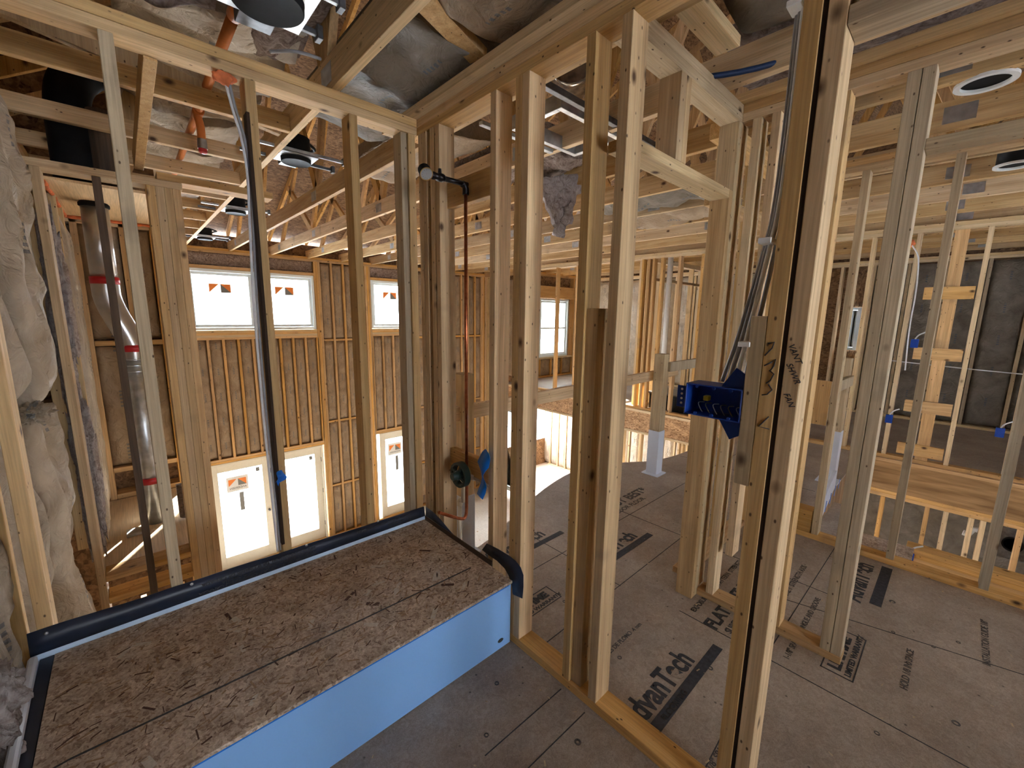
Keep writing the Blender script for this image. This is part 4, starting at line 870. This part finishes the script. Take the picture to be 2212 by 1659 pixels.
# blue ribbon of tape
bm = bmesh.new(); g = []
path = [(1052, 975), (1048, 990), (1042, 1006), (1040, 1024), (1046, 1042), (1042, 1058), (1036, 1073)]; wd = [17, 30, 28, 14, 20, 18, 20]; tw = [.5, .2, -.1, .6, .3, -.1, .2]
P_ = smooth([Vector(at(u, v, x=-.02)) for u, v in path], 2); n_ = len(P_)
for j, p in enumerate(P_):
    f_ = j/(n_-1)*6; i0 = min(5, int(f_)); fr_ = f_-i0; w_ = (wd[i0]*(1-fr_)+wd[i0+1]*fr_)*.0027; a_ = tw[i0]*(1-fr_)+tw[i0+1]*fr_
    side = Vector((math.sin(a_)*.8, math.cos(a_), .15)).normalized()
    g.append([bm.verts.new(p-P_[0]+side*w_*k) for k in (-.5, 0, .5)])
for j in range(n_-1):
    for i in range(2): f = bm.faces.new((g[j][i], g[j][i+1], g[j+1][i+1], g[j+1][i])); f.smooth = True
me = bpy.data.meshes.new('ribbon'); bm.to_mesh(me); bm.free(); o = T(link('blue_tape_ribbon', me, BTAPE, None, P_[0]), 'long twisted blue tape ribbon hanging between the valve and the next stud', 'tape')
md = o.modifiers.new('t', 'SOLIDIFY'); md.thickness = .002
# ------------------------------------------------------------------ electrical box on the doorway stud, with cables
EB = thing('switch_box', 'blue plastic four gang switch box on the doorway studs', 'electrical box', (0, -1.57, 1.29))
ya, yb_, z0, z1 = -1.646, -1.492, 1.243, 1.335; dx = .085; th = .004
box('box_back', dx-th, dx, ya, yb_, z0, z1, BBOX, EB, .001)
for a in ((0, dx-th, ya, yb_, z1-th, z1), (0, dx-th, ya, yb_, z0, z0+th)): box('box_wall', *a, BBOX, EB, .001)
for a in ((0, dx-th, ya, ya+th, z0+th, z1-th), (0, dx-th, yb_-th, yb_, z0+th, z1-th)): box('box_wall', *a, BBOX, EB, .001)
sear = box('side_ear', .012, .016, yb_, yb_+.030, z0+.015, z1-.012, BBOX, EB, .001)
for k in range(4): lathe('ear_hole', [(.0035, 0), (.0035, .001)], (.0112, yb_+.015, z0+.028+.014*k), -XU, WHITE, sear, 10)
for zz0, zz1, s in ((z1, z1+.055, 1), (z0, z0-.055, -1)): polyp('bracket_ear', [(.02, ya, zz0), (.02, ya+.062, zz0), (.02, ya+.028, zz1), (.02, ya, zz1-.018*s)], (.004, 0, 0), BBOX, EB)
for k in range(3):
    for zz in (z0+.007, z1-.007): lathe('screw_boss', [(.0045, 0), (.0045, .006)], (.0, ya+.03+.046*k, zz), XU, BBOX, EB, 10)
for k in range(6):
    y = ya+.02+.021*k; tube('wire_end', smooth([(.07, y, z0+.03), (.03, y+.004, z0+.035), (.02, y-.01, z0+.018), (.03, y-.012, z0+.008)], 2), .0013, (WROMEX, BRASS, ROMEX)[k % 3], EB, 6)
box('wire_nut', .035, .055, -1.545, -1.53, 1.283, 1.298, flat('yellow_nut', (.6, .5, .03)), EB)
for i, (dy, m) in enumerate(((0, WROMEX), (.010, ROMEX), (.020, ROMEX), (-.008, ROMEX))):
    pts = [(.03+.008*i, q[0]+dy*.8, q[1]) for q in ((-1.678, 2.45), (-1.678, 2.233), (-1.679, 2.003), (-1.676, 1.793), (-1.664, 1.707), (-1.648+.3*dy, 1.581), (-1.630+.6*dy, 1.453), (-1.615+1.2*dy, 1.345))]
    T(tube('cable', pts, .0058, m, None, 10, 2), '%s of four grey cables running down the doorway stud into the blue box' % ORD[i], 'cable')
for i, (y, z) in enumerate(((-1.668, 2.235), (-1.662, 1.715), (-1.640, 1.455))):
    T(box('cable_staple', -.002, .05, y-.012, y+.018, z-.006, z+.008, WHITE), 'white cable staple on the doorway stud, %s from the top' % ORD[i], 'staple')
T(tube('cable', [tuple(at(u, v, y=-1.04)) for u, v in ((1632, 380), (1612, 480), (1602, 560), (1590, 830), (1578, 930), (1568, 1020), (1560, 1100), (1548, 1205))], .006, WROMEX, None, 8, 2), 'white cable hanging in the small closet wall', 'cable')
T(tube('cable', [(4.9, -1.36, 1.10), (5.2, -2.0, 1.04), (5.6, -2.8, .98), (6.0, -3.6, .93)], .005, WROMEX, None, 8, 1), 'white cable strung across the far right room', 'cable')
def smallbox(u, v, x, label):
    p = at(u, v, x=x); b = thing('outlet_box', label, 'electrical box', tuple(p)); box('box_shell', p.x, p.x+.05, p.y-.03, p.y+.03, p.z-.045, p.z+.045, BBOX, b)
    tube('box_cable', smooth([p+Vector((.02, 0, .045)), p+Vector((.02, -.02, .09)), p+Vector((.03, -.07, .12))], 2), .006, WROMEX, b, 8)
smallbox(1920, 905, 4.90, 'small blue outlet box low on the far frame, left of the ladder blocks'); smallbox(2160, 935, 4.90, 'small blue outlet box at the right edge of the far frame'); smallbox(1975, 742, 4.9, 'small blue box high on the far frame beside the ladder blocks')
smallbox(1962, 1205, 3.24, 'small blue outlet box in the stair wall')
# orange foam and lower room items
blob('foam_blob', at(1965, 525, x=4.9), .04, FOAM, 'orange foam blob at the far frame top plate', 'foam', 5.)
T(tube('cable', [at(1970, 530, x=4.9), at(1983, 548, x=4.9), at(1985, 570, x=4.9), at(1978, 640, x=4.9), at(1965, 700, x=4.9), at(1955, 800, x=4.9)], .006, WROMEX, None, 8, 2), 'white cable dropping from the orange foam at the far frame', 'cable')
T(tube('drain_trap', [at(2080, 1150, x=5.4), at(2090, 1154, x=5.4), at(2096, 1148, x=5.4), at(2102, 1142, x=5.4), at(2112, 1145, x=5.4)], .03, WHITE, None, 12, 2), 'white drain trap in the dark lower room', 'pipe')
ht = thing('metal_boot', 'grey metal duct box in the lower right room', 'duct', tuple(at(2190, 1175, x=5.2)))
p = at(2195, 1172, x=5.2); box('boot_body', p.x, p.x+.3, p.y-.14, p.y+.14, p.z-.2, p.z+.2, STEEL, ht, .02); lathe('boot_hole', [(.06, 0), (.075, -.01), (.075, .0)], (p.x-.005, p.y+.02, p.z-.03), XU, BLACK, ht, 24)
# ------------------------------------------------------------------ register boot and foil duct behind the valve wall
RB = thing('register_boot', 'sheet metal ceiling register frame above the hall', 'vent', (.65, -.4, 2.5))
for a in ((.42, .95, -.60, -.57), (.42, .95, -.28, -.25)): box('boot_side', a[0], a[1], a[2], a[3], 2.49, 2.56, GALV, RB)
for a in ((.42, .45), (.92, .95)): box('boot_side', a[0], a[1], -.57, -.28, 2.49, 2.56, GALV, RB)
box('hanger_strap', .20, 1.41, -.66, -.63, 2.50, 2.53, STEEL, RB); box('hanger_strap', .25, .79, -.22, -.19, 2.48, 2.50, GALV, RB)
fd = T(tube('foil_duct', smooth([(.55, -.55, 2.78), (.85, -.35, 2.80), (1.15, -.2, 2.80)], 2), .12, FOIL, None, 26, rs=[.12+.008*math.sin(k*2.2) for k in range(len(smooth([(0,0,0),(1,0,0),(2,0,0)], 2)))]), 'crinkled foil duct above the sheet metal register frame', 'duct')
T(tube('cable', [(.45, -1.05, 2.52), (.60, -1.10, 2.49), (.75, -1.3, 2.50), (.9, -1.5, 2.56)], .011, flat('blue_cable', (.01, .03, .09)), None, 10, 2), 'dark blue cable looping above the small doorway wall', 'cable')
# ------------------------------------------------------------------ the tub
TB = thing('bathtub', 'alcove tub with blue filmed apron and a strand board cover', 'bathtub', (-.77, -.4, 0))
xA, xB, yF, yB, zt = -1.545, -.006, -.768, -.004, .318
ap = box('apron', xA, xB-.004, yF, yF+.02, .004, zt-.004, FILM, TB, .008)
box('film_fold', xA, xB-.02, yF-.002, yF+.001, zt-.014, zt-.006, BTAPE, TB, 0)
lathe('apron_badge', [(.016, 0), (.016, .002)], (-.075, yF-.001, .052), -YU, INK, TB, 20).scale = (1, 1, .55)
rim_ = [(xA, yF+.02, xB, yF+.10), (xA, yB-.08, xB, yB), (xA, yF+.10, xA+.08, yB-.08), (xB-.08, yF+.10, xB, yB-.08)]
for a in rim_: box('tub_rim', a[0], a[2], a[1], a[3], zt-.03, zt-.002, FILMW, TB, .004)
bm = bmesh.new(); rings = []
for s, z in ((1, zt-.01), (.94, .2), (.86, .10), (.75, .07)):
    hx, hy = (xB-xA)/2*s-.08, (yB-yF)/2*s-.09; ring = []
    for k in range(40):
        a = k/40*2*math.pi; c_, s_ = math.cos(a), math.sin(a); ring.append(bm.verts.new((hx*math.copysign(abs(c_)**.4, c_), hy*math.copysign(abs(s_)**.5, s_), z)))
    rings.append(ring)
for a, b in zip(rings, rings[1:]):
    for k in range(40): f = bm.faces.new((a[k], a[(k+1) % 40], b[(k+1) % 40], b[k])); f.smooth = True
bm.faces.new(rings[-1]); me = bpy.data.meshes.new('basin'); bm.to_mesh(me); bm.free(); link('basin', me, FILMW, TB, ((xA+xB)/2, (yF+yB)/2, 0))
box('tile_flange', xA, xB, yB-.012, yB, zt, .352, FILMW, TB, .001)
box('tile_flange', xB-.006, xB, yF+.14, yB-.012, zt, .352, DARKW, TB, .001)
CVR = thing('tub_cover', 'strand board sheet laid over the tub, with a black chalk line', 'board', (-.77, -.4, zt))
xc0 = xA+.055
sht = box('sheet', xc0, xB-.010, yF-.012, yB-.014, zt, zt+.013, OSBT, CVR, .001)
c0, c1 = at(1017, 1226, z=zt+.014), at(150, 1640, z=zt+.014)
bar('marker_line', (c0.x, c0.y, zt+.0135), (c1.x, c1.y, zt+.0135), .007, .001, INK, sht, ch=0)
bar('marker_line', (c1.x, c1.y, zt+.0135), (xc0, c1.y-.01, zt+.0135), .006, .001, INK, sht, ch=0)
bm = bmesh.new()
for k in range(1500):
    x, y = R.uniform(xc0+.02, xB-.03), R.uniform(yF, yB-.03); a = R.gauss(.15, .8); l = R.uniform(.006, .022); w = R.uniform(.0008, .0035)
    dx_, dy_ = math.cos(a), math.sin(a); z = zt+.0134+R.uniform(0, .0004)
    f = bm.faces.new([bm.verts.new((x+dx_*sx*l-dy_*sy*w, y+dy_*sx*l+dx_*sy*w, z)) for sx, sy in ((-1, -1), (1, -1), (1, 1), (-1, 1))]); f.material_index = R.choice((0, 0, 0, 1, 1, 2))
for k in range(26):
    x, y = R.uniform(xc0+.05, xB-.08), R.uniform(yF+.03, yB-.08); a = R.gauss(.5, 1.); l = R.uniform(.018, .034); w = R.uniform(.006, .012); dx_, dy_ = math.cos(a), math.sin(a); z = zt+.01342
    f = bm.faces.new([bm.verts.new((x+dx_*sx*l-dy_*sy*w, y+dy_*sx*l+dx_*sy*w, z)) for sx, sy in ((-1, -1), (1, -.8), (.9, 1), (-1.1, .7))]); f.material_index = R.choice((3, 3, 2))
me = bpy.data.meshes.new('flakes'); bm.to_mesh(me); bm.free()
fo = link('strand_flakes', me, wood_mat('flake_pale', (.60, .50, .40), (.47, .37, .28), False, 0), CVR); fo['kind'] = 'stuff'
me.materials.append(wood_mat('flake_brown', (.38, .27, .18), (.27, .18, .12), False, 0)); me.materials.append(wood_mat('flake_dark', (.10, .055, .04), (.07, .035, .03), False, 0)); me.materials.append(wood_mat('flake_grey', (.62, .57, .51), (.52, .46, .40), False, 0))
# black sheet membrane round the tub edge
MB = thing('flashing_strip', 'navy flashing membrane with raised lettering behind the tub', 'flashing', (-.77, -.01, .4))
def mstrip(name, P, par, mat=NAVY, th=.003):
    bm = bmesh.new(); lo_ = [bm.verts.new(a) for a, b in P]; hi = [bm.verts.new(b) for a, b in P]
    for k in range(len(P)-1): f = bm.faces.new((lo_[k], lo_[k+1], hi[k+1], hi[k])); f.smooth = True
    me = bpy.data.meshes.new(name); bm.to_mesh(me); bm.free(); o = link(name, me, mat, par, (0, 0, 0)); md = o.modifiers.new('t', 'SOLIDIFY'); md.thickness = th; return o
N_ = 40; P = []
for k in range(N_+1):
    s = k/N_; x = xA-.0+(xB-xA-.004)*s; top = .432-.028*s+.004*nz(s*9); P.append((Vector((x, -.018, .350)), Vector((x, -.006-.006*abs(nz(s*7, 4)), top))))
msh = mstrip('membrane_sheet', P, MB)
for s, (tx_, z_) in enumerate((('CÓDIGO NACIONAL DE PLOMERÍA DE CANADA', .404), ('CÓDIGO INTERNACIONAL DE PLOMERÍA', .386), ('CODE NATIONAL DE LA PLOMBERIE DU CANADA', .368))):
    text('raised_lettering', tx_, (-.62+.0, -.0215, z_), (-1, 0, 0), (0, 0, -1), .020, INK, msh, .0004, sx=1.02)
    text('raised_lettering', ('CONFORME A LA NORMA ASTM D4551', 'DE LA PLOMBERIE', 'PARA LA DUCHA')[s], (-.10, -.0205, z_-.004), (-1, 0, 0), (0, 0, -1), .018, INK, msh, .0003)
for x in (-1.50, -1.10, -.66, -.30): lathe('nail_head', [(.006, 0), (.005, .003), (.002, .004)], (x, -.018, .418), -YU, GALV, msh, 12)
MR = thing('flashing_strip', 'dark flashing membrane curling up the valve wall by the tub corner', 'flashing', (-.01, -.7, .4))
P = [(Vector((-.010, -.02, .35)), Vector((-.006, -.02, .405))), (Vector((-.010, -.10, .35)), Vector((-.004, -.10, .40))), (Vector((-.012, -.17, .348)), Vector((-.004, -.17, .385))), (Vector((-.010, -.24, .345)), Vector((-.006, -.25, .362))), (Vector((-.010, -.30, .340)), Vector((-.006, -.31, .345)))]
mstrip('membrane_sheet', P, MR)
P = []
for (a, b) in (((1041, 1188), (1051, 1174)), ((1056, 1200), (1075, 1186)), ((1073, 1211), (1098, 1200)), ((1090, 1228), (1113, 1212)), ((1100, 1246), (1124, 1226)), ((1106, 1266), (1130, 1243)), ((1107, 1280), (1130, 1268)), ((1108, 1284), (1128, 1293))):
    P.append((at(*a, x=-.012), at(*b, x=-.014)))
mstrip('membrane_curl', P, MR)
text('raised_lettering', '40', at(1113, 1283, x=-.0165), (0, -1, 0), (0, 0, 1), .022, INK, MR)
LR = thing('edge_strip', 'grey edge strip with navy membrane along the left end of the tub', 'flashing', (-1.53, -.4, .34))
bar('grey_strip', (-1.535, -.045, .352), (-1.515, -1.0, .352), .022, .03, WRAP, LR, ch=.006)
box('navy_band', xA+.02, xc0-.001, -1.0, yB-.014, zt, zt+.012, NAVY, LR, .001)

T(box('roof_board', .18, .62, -1.31, -1.22, 2.535, 2.573, WOODL), 'wide pale board above the small doorway wall at the top', 'board')

# ------------------------------------------------------------------ lettering becomes mesh
bpy.context.view_layer.update(); _dg = bpy.context.evaluated_depsgraph_get()
for o in [o for o in bpy.data.objects if o.type == 'FONT']:
    me = bpy.data.meshes.new_from_object(o.evaluated_get(_dg)); nm = o.name
    n_ = bpy.data.objects.new('x', me); C.objects.link(n_); n_.parent = o.parent; n_.matrix_parent_inverse = o.matrix_parent_inverse.copy(); n_.matrix_basis = o.matrix_basis.copy()
    bpy.data.objects.remove(o); n_.name = nm
